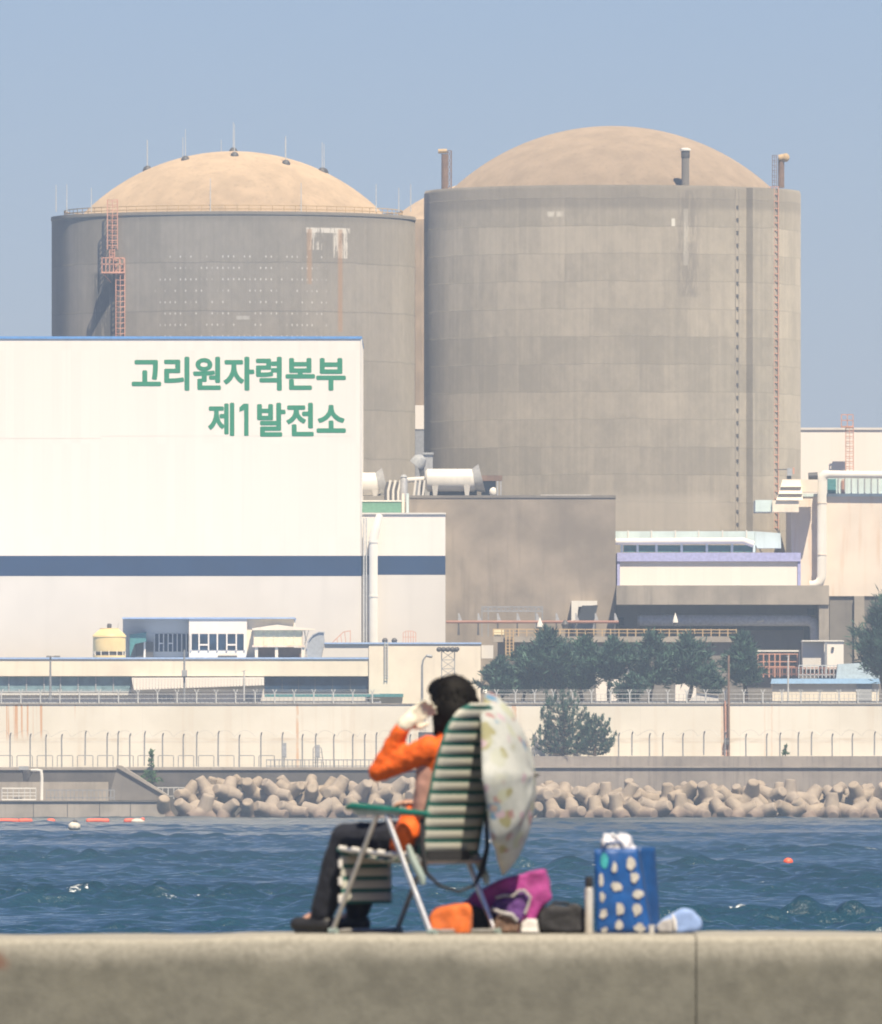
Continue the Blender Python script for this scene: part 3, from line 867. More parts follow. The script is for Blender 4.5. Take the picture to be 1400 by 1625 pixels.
def pine(label, px, py_base, Y, py_top, wpx, seed, mat='pine', layers=9, lean=0.0, crown_from=.22, group=None, dens=1.0, name='pine_tree'):
    rr = random.Random(seed)
    base = at(px, py_base, Y); h = u(py_base - py_top, Y); wr = u(wpx, Y) / 2
    t = thing(name, label, 'pine tree', base, group)
    trunk, rad = [], []
    for k in range(9):
        f = k / 8
        trunk.append(base + Vector((lean * f * h + .12 * wr * math.sin(f * 5 + seed), .1 * wr * math.sin(f * 4 + seed * 2), f * h * .96)))
        rad.append(.035 * h * (1 - .85 * f))
    def tr(f):
        f = max(0, min(.999, f)) * 8; i = int(f); return trunk[i].lerp(trunk[i + 1], f - i)
    m = MB(); m.tube(trunk, rad, 7)
    tufts = []
    for L in range(layers):
        f = crown_from + (1 - crown_from) * (L / (layers - 1)) ** .9
        g_ = (f - crown_from) / (1 - crown_from)
        rad_l = wr * (math.sin(math.pi * min(1, .22 + g_ * .80)) ** .8) * rr.uniform(.75, 1.12)
        nb = max(3, int(6 - 2 * g_))
        a0 = rr.uniform(0, 6.28)
        for b in range(nb):
            a = a0 + 6.283 * b / nb + rr.uniform(-.4, .4)
            Lb = rad_l * rr.uniform(.65, 1.1)
            st = tr(f * .93 - .02)
            en = st + Vector((math.cos(a) * Lb, math.sin(a) * Lb, h * rr.uniform(.02, .10) + Lb * .12))
            mid = st.lerp(en, .5) + Vector((0, 0, -Lb * .08))
            if L < layers - 1: m.tube([st, mid, en], [.012 * h, .008 * h, .003 * h], 4)
            nt = max(3, int(dens * (5 + 9 * Lb / wr)))
            for k in range(nt):
                q = .30 + .7 * (k + rr.random()) / nt
                c = (st.lerp(mid, q * 2) if q < .5 else mid.lerp(en, q * 2 - 1)) + Vector((rr.gauss(0, 1), rr.gauss(0, 1), rr.gauss(0, .55))) * wr * .11
                d = (en - st).normalized() * .7 + Vector((0, 0, .3))
                tufts.append((c, d, rr.uniform(.7, 1.2)))
    for k in range(4): tufts.append((tr(.93 + .02 * k), Vector((0, 0, 1)), 1.0))
    m.build('trunk', M['bark'], t)
    me = leaf_mesh('crown', tufts, rr, .085 * h + .30, .075, 13, .45, base)
    me.materials.append(M[mat])
    put('crown', me, t)
    return t

YT = 1862
pine('tall dark pine at the centre of the grove, before the yellow railing', 875, 1112, YT, 1001, 104, 1, layers=10)
pine('squat spreading pine beside the white building corner, lowest of the grove', 794, 1112, YT - 2, 1046, 72, 2, layers=7)
pine('broad pine overlapping the yellow ladder', 832, 1112, YT + 1, 1030, 72, 12, layers=8)
pine('dense rounded pine just past the tallest one of the grove', 924, 1112, YT + 2, 1012, 80, 3, layers=9)
pine('slim-trunked pine with bare stem before the small white van-like blocks', 970, 1112, YT, 1014, 70, 4, layers=7, crown_from=.42)
pine('spiky-topped pine below the grey duct start', 1036, 1112, YT + 1, 1004, 92, 5, layers=8, crown_from=.30)
pine('open pine with gaps in its crown below the grey duct middle', 1094, 1112, YT, 1008, 84, 6, layers=8, crown_from=.30)
pine('low small pine between the open pine and the rusty pole', 1128, 1112, YT - 1, 1058, 46, 7, layers=6)
pine('narrow pine just past the rusty pole', 1181, 1112, YT + 2, 1004, 66, 8, layers=8, crown_from=.30)
pine('big full pine cut by the picture edge beside the cream block pair', 1406, 1118, YT - 2, 942, 104, 9, layers=11, crown_from=.32)
pine('bushy young pine low among the grove trunks', 1000, 1114, YT - 3, 1070, 60, 10, layers=6, crown_from=.1)

def young_pine(label, px, py_base, Y, py_top, wpx, seed):
    """broad young pine: whorls of boughs that sweep out and end in upright candles"""
    rr = random.Random(seed)
    base = at(px, py_base, Y); h = u(py_base - py_top, Y); wr = u(wpx, Y) / 2
    t = thing('young_pine', label, 'pine tree', base)
    m = MB(); m.tube([base, base + Vector((.05 * wr, 0, h * .5)), base + Vector((0, 0, h * .95))], [.035 * h, .022 * h, .006 * h], 7)
    tufts = []
    for L in range(8):
        f = .03 + .80 * L / 7
        Lr = wr * (1.0 - f ** 1.9 * .72) * (.92 if L == 0 else 1)
        nb = 9 if L < 6 else 6
        for b in range(nb):
            a = 6.283 * b / nb + rr.uniform(-.35, .35) + L
            Lb = Lr * rr.uniform(.6, 1.08)
            dr = Vector((math.cos(a), math.sin(a), 0))
            st = base + Vector((0, 0, f * h))
            mid = st + dr * Lb * .6 + Vector((0, 0, .035 * h))
            en = st + dr * Lb + Vector((0, 0, h * rr.uniform(.13, .19)))
            m.tube([st, mid, en], [.012 * h, .008 * h, .003 * h], 4)
            n = int(5 + 8 * Lb / wr)
            for k in range(n):
                q = .42 + .58 * (k + rr.random()) / n
                c = (st.lerp(mid, q / .6) if q < .6 else mid.lerp(en, (q - .6) / .4)) + Vector((rr.gauss(0, 1), rr.gauss(0, 1), rr.gauss(0, .5))) * wr * .06
                tufts.append((c, dr * .5 + Vector((0, 0, .7)), rr.uniform(.55, .95)))
            for k in range(3): tufts.append((en + Vector((0, 0, k * .03 * h)), Vector((0, 0, 2.2)), .75))
    for k in range(7): tufts.append((base + Vector((0, 0, h * (.80 + .028 * k))), Vector((0, 0, 1.8)), .7))
    m.build('trunk', M['bark'], t)
    me = leaf_mesh('crown', tufts, rr, .075 * h + .10, .05, 10, .5, base, .5)
    me.materials.append(M['pine_young']); put('crown', me, t)
young_pine('taller pointed pine standing alone against the cream wall', 893, 1201, YR + 3.2, 1107, 98, 21)
young_pine('shorter pine leaning on the taller lone pine before the cream wall', 944, 1201, YR + 2.6, 1138, 74, 22)

def shrub(label, px, py_base, Y, py_top, wpx, seed, n=60, up=.8):
    rr = random.Random(seed)
    base = at(px, py_base, Y); h = u(py_base - py_top, Y); wr = u(wpx, Y) / 2
    t = thing('shrub', label, 'shrub', base)
    m = MB(); m.tube([base, base + Vector((.02, 0, h * .9))], [.06, .02], 5)
    for k in range(3):
        a = rr.uniform(0, 6.28); m.tube([base + Vector((0, 0, h * .15)), base + Vector((math.cos(a) * wr * .6, math.sin(a) * wr * .6, h * .6))], [.04, .015], 4)
    m.build('stem', M['bark'], t)
    tufts = []
    for k in range(n):
        f = rr.random() ** .8
        a = rr.uniform(0, 6.28); q = wr * (1 - f * .75) * math.sqrt(rr.random())
        tufts.append((base + Vector((math.cos(a) * q, math.sin(a) * q, h * f * .95)), Vector((math.cos(a) * .4, math.sin(a) * .4, .5)), rr.uniform(.6, 1.1)))
    me = leaf_mesh('foliage', tufts, rr, .42, .08, 7, up, base)
    me.materials.append(M['shrub']); put('foliage', me, t)
shrub('slender upright green shrub at the head of the stair wall', 240, 1222, YR - .5, 1192, 10, 31, 40, 1.2)
shrub('low green bush spilling beside the stair wall slope', 238, 1243, YR - 1.0, 1224, 44, 32, 90, .3)
shrub('tiny sapling at the foot of the cream wall, beyond the rusty pole', 1247, 1200, YR + 3.4, 1184, 8, 33, 22, 1.0)

# ------------------------------------------------------------------ LOW WHITE BUILDING behind the fence
YL = 1870.0
t = thing('low_building', 'long single storey cream building with blue edged flat roof and ribbon windows', 'building', at(290, 1118, YL))
m = MB(); m.pbox(-400, 1046, 585, 1073, YL, 34); m.build('roof_slab', M['cream'], t)
MB().pbox(-400, 1043.2, 586, 1046, YL - .15, 34.4).build('roof_trim', M['pale_blue_trim'], t)
MB().pbox(-400, 1073.2, 584, 1130, YL + .9, 32).build('wall', M['grey_panel'], t)
wn_ = MB().pbox(-120, 1074, 208, 1098, YL + .7, .19).build('window', M['glass_teal'], t)
m = MB()
for px in (-98, -70, -42, -12, 14, 42, 70, 96, 124, 152, 180): m.pbox(px - .9, 1074, px + .9, 1098, YL + .55, .14)
m.pbox(-120, 1096.5, 208, 1099, YL + .6, .1); m.build('mullion', M['grey_paint'], wn_)
wn_ = MB().pbox(420, 1074, 584.5, 1098, YL + .7, .19).build('window', M['glass_dark'], t)
m = MB()
for px in (448, 474, 500, 528, 556): m.pbox(px - .5, 1074, px + .5, 1098, YL + .57, .12)
m.build('mullion', M['dark_steel'], wn_)
MB().pbox(-120, 1100, 208, 1103, YL + .3, .59).build('sill', M['white_pipe'], t)
MB().pbox(420, 1101, 640, 1106, YL - 3, 2.5).build('ledge', M['teal_sheet'], t)
MB().prism([(209, 1075.5), (419, 1074.5), (419, 1087.5), (212, 1095)], YL - .9, 1.5).build('canopy', M['white_panel'], t)
m = MB()
for k in range(42):
    px = 212 + k * 4.95
    m.pbox(px, 1076.5, px + 1.0, 1093 - k * .16, YL - .97, .07)
m.build('canopy_rib', M['grey_panel'], t)
for px in (262, 400):
    MB().pbox(px - 12, 1104, px + 12, 1112, YL + .7, .19).build('window', M['grey_paint'], t)

t = thing('end_block', 'taller cream end block with pale blue roof edge at the end of the low building', 'building', at(670, 1118, YL - 2))
MB().pbox(585.5, 1022, 763, 1130, YL - .3, 28).build('wall', M['cream'], t)
MB().pbox(515, 1019.5, 764, 1022, YL - .45, 28.4).build('roof_trim', M['pale_blue_trim'], t)
MB().pbox(515, 1022.2, 585.3, 1043, YL - .15, 20).build('set_back_wall', M['grey_panel'], t)
MB().pbox(764.2, 1024, 783, 1045, YL + 2, 6).build('annex_box', M['grey_panel'], t)
m = MB(); m.bar(at(611, 1018, YL - .6), at(611, 1078, YL - .6), .09); m.bar(at(615.5, 1018, YL - .6), at(615.5, 1078, YL - .6), .09)
for k in range(12): m.bar(at(611, 1022 + k * 4.8, YL - .6), at(615.5, 1022 + k * 4.8, YL - .6), .06)
m.build('wall_ladder', M['fence_pale'], t)
for px in (611, 626): MB().lathe(at(px, 1019.5, YL), [(.3, 0), (.35, .25), (.2, .5), (0, .55)], 10).build('roof_vent', M['dark_steel'], t)

# second storey on the roof
Y2 = 1882.0
t = thing('roof_house', 'white and cream upper storey, one wall coloured as shaded, with white framed windows on the low building roof', 'building', at(330, 1044, Y2))
MB().pbox(195, 982, 299.5, 1045, Y2 + 3, 14).build('shade_grey_wall', M['grey_panel'], t)  # grey cladding colour stands in for the shade on this wall
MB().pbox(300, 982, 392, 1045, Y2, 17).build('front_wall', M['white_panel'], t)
MB().pbox(392.2, 982, 467, 1045, Y2 + .6, 16).build('end_wall', M['cream'], t)
MB().pbox(194, 979.6, 468, 982, Y2 - .2, 17.4).build('roof_trim', M['pale_blue_trim'], t)
w1 = MB().pbox(303, 1006, 388, 1031.5, Y2 - .06, .05).build('window', M['glass_dark'], t)
m = MB()
for px in (303, 316, 331, 345, 360, 375, 388): m.pbox(px - 1.1, 1005.5, px + 1.1, 1032, Y2 - .2, .13)
for a, b in ((317.2, 329.8), (361.2, 373.8)): m.pbox(a, 1022, b, 1024.5, Y2 - .18, .11)
m.build('frame', M['white_panel'], w1)
w1 = MB().pbox(245, 1006, 299, 1034, Y2 + 2.93, .06).build('window', M['glass_dark'], t)
m = MB()
for k in range(8): m.pbox(244.5 + k * 7.2, 1005.5, 246 + k * 7.2, 1034, Y2 + 2.8, .12)
for a in (253, 268): m.pbox(a, 1020, a + 5.5, 1022, Y2 + 2.82, .1)
m.build('frame', M['white_panel'], w1)
MB().prism([(206, 1007), (232, 1003), (232, 1018), (214, 1022), (206, 1043)], Y2 + 1.2, 1.7).build('sloping_sheet', M['teal_sheet'], t)
MB().pbox(215, 1019, 243, 1044, Y2 + 2.2, .7).build('recess', M['dark_steel'], t)
MB().pbox(228, 1018, 231, 1044, Y2 + 2.0, .19).build('recess_post', M['white_panel'], t)
MB().pbox(346, 1040.5, 376, 1043, Y2 - .4, .35).build('wall_vent', M['dark_steel'], t)
t2 = thing('louvred_awning', 'pale yellow louvred awning screen on the roof house end', 'awning', at(450, 1044, Y2 - 1))
MB().prism([(400, 997), (440, 991), (478, 996), (500, 998), (500, 1000), (400, 1000)], Y2 - 2.5, 3.0).build('top', M['cream'], t2)
MB().pbox(403, 1000.2, 480, 1024, Y2 - 2, .2).build('screen', M['louvre'], t2)
m = MB()
for px in (403, 419, 435, 451, 467, 480): m.pbox(px - .5, 1000.2, px + .5, 1024, Y2 - 2.1, .09)
m.pbox(400, 1024, 484, 1027, Y2 - 2.2, .5); m.build('screen_frame', M['cream_rust'], t2)
for px in (407, 439, 481):
    MB().pbox(px - 2.4, 1027.2, px + 2.4, 1044, Y2 - 2, .4).build('post', M['cream'], t2)
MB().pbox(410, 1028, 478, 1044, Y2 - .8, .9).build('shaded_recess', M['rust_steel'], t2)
m = MB()
for a, b in (((482, 1000), (489, 1024)), ((490, 1000), (483, 1024)), ((484, 1000), (486, 1044))): m.bar(at(*a, Y2 - 2), at(*b, Y2 - 2), .07)
m.build('brace', M['fence'], t2)

t = thing('shell_hood', 'grey quarter-round hood on the roof between the awning and the stair', 'hood', at(500, 1044, 1879))
poly = [(488, 1044), (486, 1030), (489, 1017), (496, 1008), (506, 1003.5), (514, 1004), (515, 1020), (510, 1044)]
MB().prism(poly, 1879, 3.5).build('hood_shell', M['grey_paint'], t)
MB().prism([(486, 1030), (488.5, 1016.5), (496, 1007), (506, 1002.4), (515, 1002.8), (515, 1004), (506, 1003.8), (497, 1008.5), (490, 1017.5), (488, 1030)], 1878.8, 4.0).build('rim', M['steel'], t)

t = thing('roof_stair', 'sloping roof stair with pale orange handrail beside the grey hood', 'stair', at(535, 1044, 1872))
MB().prism([(519, 1043), (548, 1020), (552, 1020), (524, 1043)], 1872.5, 1.2).build('flight', M['grey_paint'], t)
m = MB(); m.bar(at(517, 1030, 1872.3), at(545, 1003, 1872.3), .1); m.bar(at(545, 1003, 1872.3), at(557, 1001, 1872.3), .1)
for k in range(6):
    f = k / 5; m.bar(at(517 + 30 * f, 1030 - 27 * f, 1872.3), at(519 + 30 * f, 1043 - 23 * f, 1872.3), .08)
m.bar(at(556, 1001, 1872.3), at(556, 1020, 1872.3), .09)
m.build('handrail', M['orange_steel'], t)
t = thing('roof_railing', 'short pale orange railing on the end block roof', 'railing', at(650, 1019, 1880))
m = MB()
for k in range(6): m.bar(at(640 + 4 * k, 1019.5, 1880), at(640 + 4 * k, 1004 - (2 if 0 < k < 5 else 0), 1880), .08)
m.bar(at(640, 1004, 1880), at(645, 1001.5, 1880), .08); m.bar(at(645, 1001.5, 1880), at(655, 1001.5, 1880), .08); m.bar(at(655, 1001.5, 1880), at(660, 1004, 1880), .08); m.bar(at(640, 1011, 1880), at(660, 1011, 1880), .07)
m.build('rail_frame', M['orange_steel'], t)

# cooling tower
Yc = 1880.0
c = at(173.5, 1043.5, Yc); r = u(26, Yc)
t = thing('cooling_tower', 'round cream yellow cooling tower on the low building roof', 'cooling tower', c)
hh = lambda py: u(1043.5 - py, Yc)
MB().lathe(c, [(r * .98, hh(1034)), (r * 1.0, hh(1032)), (r * 1.0, hh(1011)), (r * 1.03, hh(1011)), (r * 1.03, hh(1009.5)), (r * .93, hh(1006)), (r * .62, hh(999.5)), (r * .58, hh(998.5)), (r * .58, hh(997)), (r * .5, hh(997)), (r * .48, hh(998)), (0, hh(998))], 40).build('shell', M['cool_tower'], t)
MB().lathe(c, [(r * .9, 0), (r * .9, hh(1034.5))], 32).build('air_intake', M['dark_steel'], t)
MB().lathe(c, [(r * 1.0, 0), (r * 1.0, hh(1040.5)), (r * .92, hh(1040.3))], 32).build('basin', M['cool_tower'], t)
for k in range(12):
    a = 6.283 * k / 12; p = c + Vector((math.cos(a) * r * .97, math.sin(a) * r * .97, 0))
    MB().bar(p + Vector((0, 0, hh(1040.4))), p + Vector((0, 0, hh(1033))), .1).build('strut', M['cream'], t)
MB().lathe(c + Vector((0, 0, hh(998))), [(.25, 0), (.28, .5), (.2, .62), (0, .64)], 12).build('fan_motor', M['dark_steel'], t)
MB().bar(c + Vector((r * .5, 0, hh(998))), c + Vector((r * .56, 0, hh(989))), .05).build('rod', M['fence'], t)

# lamp and mast poles
def lamp_pole(label, px, py0, py1, Y, kind, cat='lamp post', name='lamp_post'):
    t = thing(name, label, cat, at(px, py1, Y))
    if kind == 'twin':
        MB().tube([at(px, py1, Y), at(px, py0, Y)], [.16, .1], 8).build('pole', M['fence'], t)
        MB().bar(at(px - 6, py0, Y), at(px + 14, py0 - .5, Y), .08).build('arm', M['dark_steel'], t)
        for a, b in ((-7, 2), (5, 16)): MB().hexa([at(px + a, py0 + 1.2, Y - .3), at(px + b, py0 + 1.2, Y - .3), at(px + b, py0 + 1.2, Y + .3), at(px + a, py0 + 1.2, Y + .3), at(px + a + 1, py0 - 1.5, Y - .2), at(px + b - 1, py0 - 1.5, Y - .2), at(px + b - 1, py0 - 1.5, Y + .2), at(px + a + 1, py0 - 1.5, Y + .2)]).build('lamp_head', M['dark_steel'], t)
    elif kind == 'box':
        MB().tube([at(px, py1, Y), at(px, py0, Y)], [.16, .1], 8).build('pole', M['fence'], t)
        MB().pbox(px - 4, 1063.5, px + 4.5, 1073, Y - .6, .45).build('junction_box', M['grey_paint'], t)
    elif kind == 'thin':
        MB().tube([at(px, py1, Y), at(px, py0, Y)], [.12, .08], 8).build('pole', M['fence_pale'], t)
        MB().bar(at(px - 4, py0 + 2, Y), at(px + 3, py0 - .5, Y), .06).build('crossarm', M['fence'], t)
    elif kind == 'curve':
        MB().tube([at(px, py1, Y), at(px, py0 + 17, Y), at(px + 1.5, py0 + 8, Y), at(px + 5, py0 + 2.5, Y), at(px + 9, py0 + .8, Y)], [.16, .12, .1, .09, .08], 8).build('pole', M['fence'], t)
        MB().cap(at(px + 8, py0 + .8, Y), at(px + 14, py0 + 1.6, Y), .16, .2).build('lamp_head', M['grey_paint'], t)
lamp_pole('grey twin-headed lamp post before the teal ribbon window', 80, 1042, 1118, 1866, 'twin')
lamp_pole('slim pole with a grey box half way up, before the white canopy', 292.5, 1031, 1118, 1866, 'box', 'pole', 'service_pole')
lamp_pole('short thin pole with a small crossarm at the canopy end', 387.5, 1064, 1118, 1866, 'thin', 'pole', 'aerial_pole')
lamp_pole('curved-arm street lamp beside the seated person head', 670, 1040, 1118, 1860, 'curve')
lamp_pole('thin pole behind the blue roofed hut', 1251, 1040, 1118, 1863, 'thin', 'pole', 'service_pole')

def lattice(m, x0, x1, y0, y1, Y, n, w, d):
    for yy in (Y, Y + d):
        for px in (x0, x1): m.bar(at(px, y0, yy), at(px, y1, yy), w)
    st = (y1 - y0) / n
    for k in range(n):
        a, b = y0 + st * k, y0 + st * (k + 1)
        m.bar(at(x0, a, Y), at(x1, b, Y), w * .6); m.bar(at(x1, a, Y), at(x0, b, Y), w * .6)
        m.bar(at(x0, a, Y), at(x1, a, Y), w * .7); m.bar(at(x0, a, Y + d), at(x1, b, Y + d), w * .6)
        m.bar(at(x0, a, Y), at(x0, b, Y + d), w * .6); m.bar(at(x1, a, Y), at(x1, b, Y + d), w * .6)
t = thing('floodlight_mast', 'lattice floodlight mast with a row of lamps above the black hair', 'floodlight mast', at(711.5, 1118, 1858))
m = MB(); lattice(m, 701, 721.5, 1033, 1118, 1858, 6, .11, 1.4); m.build('lattice', M['fence'], t)
MB().bar(at(695, 1031.5, 1858.4), at(729, 1031.5, 1858.4), .14).build('crossbar', M['fence'], t)
for px in (698, 705, 712, 719, 726):
    MB().cap(at(px, 1029.8, 1858.2), at(px - 1.5, 1030.8, 1857.6), .24, .30).build('floodlight', M['dark_steel'], t)

# thin pole that runs down behind the raised hand
t = thing('lattice_post', 'thin lattice post with a dark cabinet against the cream wall beside the raised hand', 'pole', at(671, 1217, YR + 1.5))
m = MB(); lattice(m, 667, 675, 1110, 1217, YR + 1.5, 10, .07, .5); m.build('lattice', M['fence'], t)
MB().pbox(664, 1162, 699, 1178, YR + 1.2, .25).build('cabinet', M['dark_steel'], t)

# ------------------------------------------------------------------ TURBINE HALL
YH = 1910.0
t = thing('turbine_hall', 'huge white windowless hall with dark blue band and green lettering', 'building', at(280, 1045, YH))
MB().pbox(-700, 537.5, 574, 882, YH, 46).build('upper_wall', M['white_panel'], t)
MB().pbox(-700, 882.1, 574, 914, YH - .02, 46).build('blue_band', M['blue_band'], t)
MB().pbox(-700, 914.1, 574, 1130, YH, 46).build('lower_wall', M['grey_panel'], t)
MB().pbox(-700, 533.6, 574.6, 537.5, YH - .15, 46.3).build('roof_edge', M['blue_trim'], t)
MB().pbox(572.6, 537.6, 574.8, 882, YH - .1, .3).build('corner_trim', M['white_pipe'], t)
m = MB(); m.pbox(-700, 695, 160, 695.9, YH - .012, .012); m.pbox(160.3, 691.6, 560, 692.0, YH - .012, .012); m.build('panel_joint', M['grey_panel'], t)

def lettering(text, px0, px1, py0, py1, parent):
    cu = bpy.data.curves.new('lettering', 'FONT')
    cu.body = text; cu.size = 1.0; cu.offset = .012; cu.extrude = .01; cu.resolution_u = 4
    tmp = bpy.data.objects.new('tmp', cu); COL.objects.link(tmp)
    dg = bpy.context.evaluated_depsgraph_get()
    me = bpy.data.meshes.new_from_object(tmp.evaluated_get(dg))
    bpy.data.objects.remove(tmp); bpy.data.curves.remove(cu)
    bm = bmesh.new(); bm.from_mesh(me)
    src_v = list(bm.verts); src = bm.verts[:] + bm.edges[:] + bm.faces[:]
    for dx, dz, dy in ((-.021, .004, .004), (.021, -.004, .008), (.004, .018, -.004), (-.004, -.018, -.008)):      # brush strokes laid over each other: a heavier hand
        g_ = bmesh.ops.duplicate(bm, geom=src)
        for e_ in g_['geom']:
            if isinstance(e_, bmesh.types.BMVert): e_.co += Vector((dx, dz, dy))
    bm.to_mesh(me); bm.free()
    n = len(me.vertices); co = np.empty(n * 3, dtype=np.float32); me.vertices.foreach_get('co', co); co = co.reshape(-1, 3)
    lo, hi = co.min(0), co.max(0)
    q = np.empty_like(co)
    x0, x1 = wx(px0, YH), wx(px1, YH); z0, z1 = wz(py1, YH), wz(py0, YH)
    q[:, 0] = x0 + (co[:, 0] - lo[0]) / (hi[0] - lo[0]) * (x1 - x0)
    q[:, 2] = z0 + (co[:, 1] - lo[1]) / (hi[1] - lo[1]) * (z1 - z0)
    q[:, 1] = YH - .012 - (co[:, 2] - lo[2]) / (hi[2] - lo[2]) * .02
    q -= np.array(OFF[parent], dtype=np.float32)
    me.vertices.foreach_set('co', q.ravel()); me.update()
    me.materials.clear(); me.materials.append(M['green_letter'])
    me.name = 'lettering'
    return put('lettering', me, parent)
lettering('고리원자력본부', 209, 549, 566, 620, t)
lettering('제', 330, 372, 639, 692, t)
MB().prism([(386.5, 640.5), (394.5, 640.5), (394.5, 691.5), (387.5, 691.5), (387.5, 650.5), (380, 653.5), (380, 646.5)], YH - .032, .02).build('lettering', M['green_letter'], t)
lettering('발전소', 408, 549, 639, 693, t)

t = thing('hall_annex', 'lower white annex with matching blue band beside the huge hall', 'building', at(640, 1020, YH + 1))
MB().pbox(574.9, 816, 707, 882, YH + 1.0, 30).build('upper_wall', M['white_panel'], t)
MB().pbox(574.9, 882.1, 707, 912, YH + .98, 30).build('blue_band', M['blue_band'], t)
MB().pbox(574.9, 912.1, 707, 1130, YH + 1.0, 30).build('lower_wall', M['grey_panel'], t)
MB().pbox(574.9, 813.6, 707.6, 816, YH + .8, 30.4).build('roof_edge', M['white_pipe'], t)
t = thing('vent_pipe', 'tall white vent pipe with kinked top climbing the annex wall', 'pipe', at(592, 1022, YH - .9))
Yv = YH - .6
MB().tube([at(592.5, 1024, Yv), at(592.5, 860, Yv)], u(7, Yv), 16).build('riser', M['white_pipe'], t)
MB().tube([at(592, 862, Yv), at(593.5, 850, Yv), at(600, 826, Yv + .3), at(602.5, 818, Yv + .6)], [u(7, Yv), u(7, Yv), u(5.8, Yv), u(5.5, Yv)], 16).build('kinked_top', M['white_pipe'], t)
for py in (860, 946): MB().tube([at(592.5, py + 1.4, Yv), at(592.5, py - 1.4, Yv)], u(7.8, Yv), 16).build('collar', M['white_pipe'], t)
for dx in (577.5, 581.5): MB().tube([at(dx, 1024, Yv + .1), at(dx, 822, Yv + .1)], .10, 6).build('cable', M['fence_pale'], t)

# ------------------------------------------------------------------ REACTOR BUILDINGS
CR, CL = at(972, 1100, 1990), at(370.5, 1100, 1990)
CR.z = 8.0; CL.z = 8.0
RR, RL = u(299, 1990) , u(288.5, 1990)
def dome_prof(r_base, z0, rise, n=18):
    Rr = (r_base ** 2 + rise ** 2) / (2 * rise)
    a1 = math.asin(min(1, r_base / Rr))
    return [(Rr * math.sin(a1 * (1 - k / n)), z0 + rise - Rr * (1 - math.cos(a1 * (1 - k / n)))) for k in range(n + 1)]
zt = lambda py, Y: wz(py, Y) - 8.0

marks_r = [('patch', -.36, -.28, zt(343, 1966), zt(335, 1966), .02, .8, (.62, .58, .50), .42),
           ('patch', .372, .398, zt(420, 1966), zt(330, 1966), .006, .7, (.60, .56, .48), .35),
           ('patch', .305, .325, zt(358, 1966), zt(346, 1966), .003, .9, (.66, .64, .58), 0),
           ('dark', .34, .46, zt(470, 1966), zt(300, 1966), .03, .45, (.16, .14, .125), .40),
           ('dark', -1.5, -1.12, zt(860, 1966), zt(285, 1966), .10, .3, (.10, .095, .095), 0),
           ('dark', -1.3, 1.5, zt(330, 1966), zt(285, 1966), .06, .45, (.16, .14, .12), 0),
           ('pale', -.3, .6, zt(850, 1966), zt(785, 1966), .08, .5, (.46, .41, .34), 0)]
M['reactor_r'] = reactor_concrete('warm_poured_concrete', (.35, .31, .25), 3.45, (.375, .33, .265), marks_r)
marks_l = [('dots', -.42, .55, zt(535, 1967), zt(395, 1967), .05, .9, (.62, .60, .56), 0),
           ('white', .42, .70, zt(368, 1967), zt(360, 1967), .01, .9, (.66, .62, .56), .38),
           ('white', .43, .52, zt(395, 1967), zt(360, 1967), .008, .85, (.64, .60, .53), .46),
           ('white', .59, .69, zt(408, 1967), zt(360, 1967), .008, .85, (.64, .60, .53), .42),
           ('rust', .425, .455, zt(450, 1967), zt(362, 1967), .008, .55, (.42, .25, .13), .33),
           ('rust', .62, .65, zt(525, 1967), zt(362, 1967), .01, .6, (.40, .23, .12), .30),
           ('white', .03, .10, zt(507, 1967), zt(501, 1967), .008, .7, (.50, .48, .44), .35),
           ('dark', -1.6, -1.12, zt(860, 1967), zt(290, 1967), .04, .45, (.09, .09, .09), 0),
           ('dark', -.86, -.66, zt(560, 1967), zt(430, 1967), .04, .75, (.07, .07, .075), .36),  # darker patch beside the lower ladder cage
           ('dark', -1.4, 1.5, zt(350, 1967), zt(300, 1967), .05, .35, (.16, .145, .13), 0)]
M['reactor_l'] = reactor_concrete('grey_poured_concrete', (.31, .28, .238), 6.1, (.315, .282, .24), marks_l)

def ladder_cage(name, x0, x1, y0, y1, Y, mat, parent, step=9.0, w=.12, d=.9):
    m = MB()
    for px in (x0, x1):
        m.bar(at(px, y0, Y), at(px, y1, Y), w); m.bar(at(px, y0, Y + d), at(px, y1, Y + d), w)
    mid = (x0 + x1) / 2
    m.bar(at(mid, y0, Y - .3), at(mid, y1, Y - .3), w * .7)
    k = y0
    while k < y1:
        m.bar(at(x0, k, Y), at(mid, k + .5, Y - .3), w * .8); m.bar(at(mid, k + .5, Y - .3), at(x1, k, Y), w * .8)
        m.bar(at(x0, k + step * .4, Y + d), at(x1, k + step * .4, Y + d), w * .6)
        k += step
    return m.build(name, mat, parent)

# right-hand (taller) containment
t = thing('reactor_building', 'taller warm grey reactor building with brown dome, ladder and three rim stacks', 'reactor', CR)
m = MB()
rim = zt(293, 1990 - RR)
m.lathe(CR, [(RR * 1.0, 0), (RR, rim - .4), (RR * .998, rim - .2), (RR * .995, rim), (RR * .96, rim), (RR * .96, rim - 1.2), (0, rim - 1.2)], 160)
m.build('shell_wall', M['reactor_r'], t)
m = MB()
rise = zt(200, 1990) - (rim - 1.5)
m.lathe(CR, [(RR * .925, rim - 1.6)] + dome_prof(RR * .925, rim - 1.5, rise, 24), 128)
m.build('dome', M['dome_right'], t)
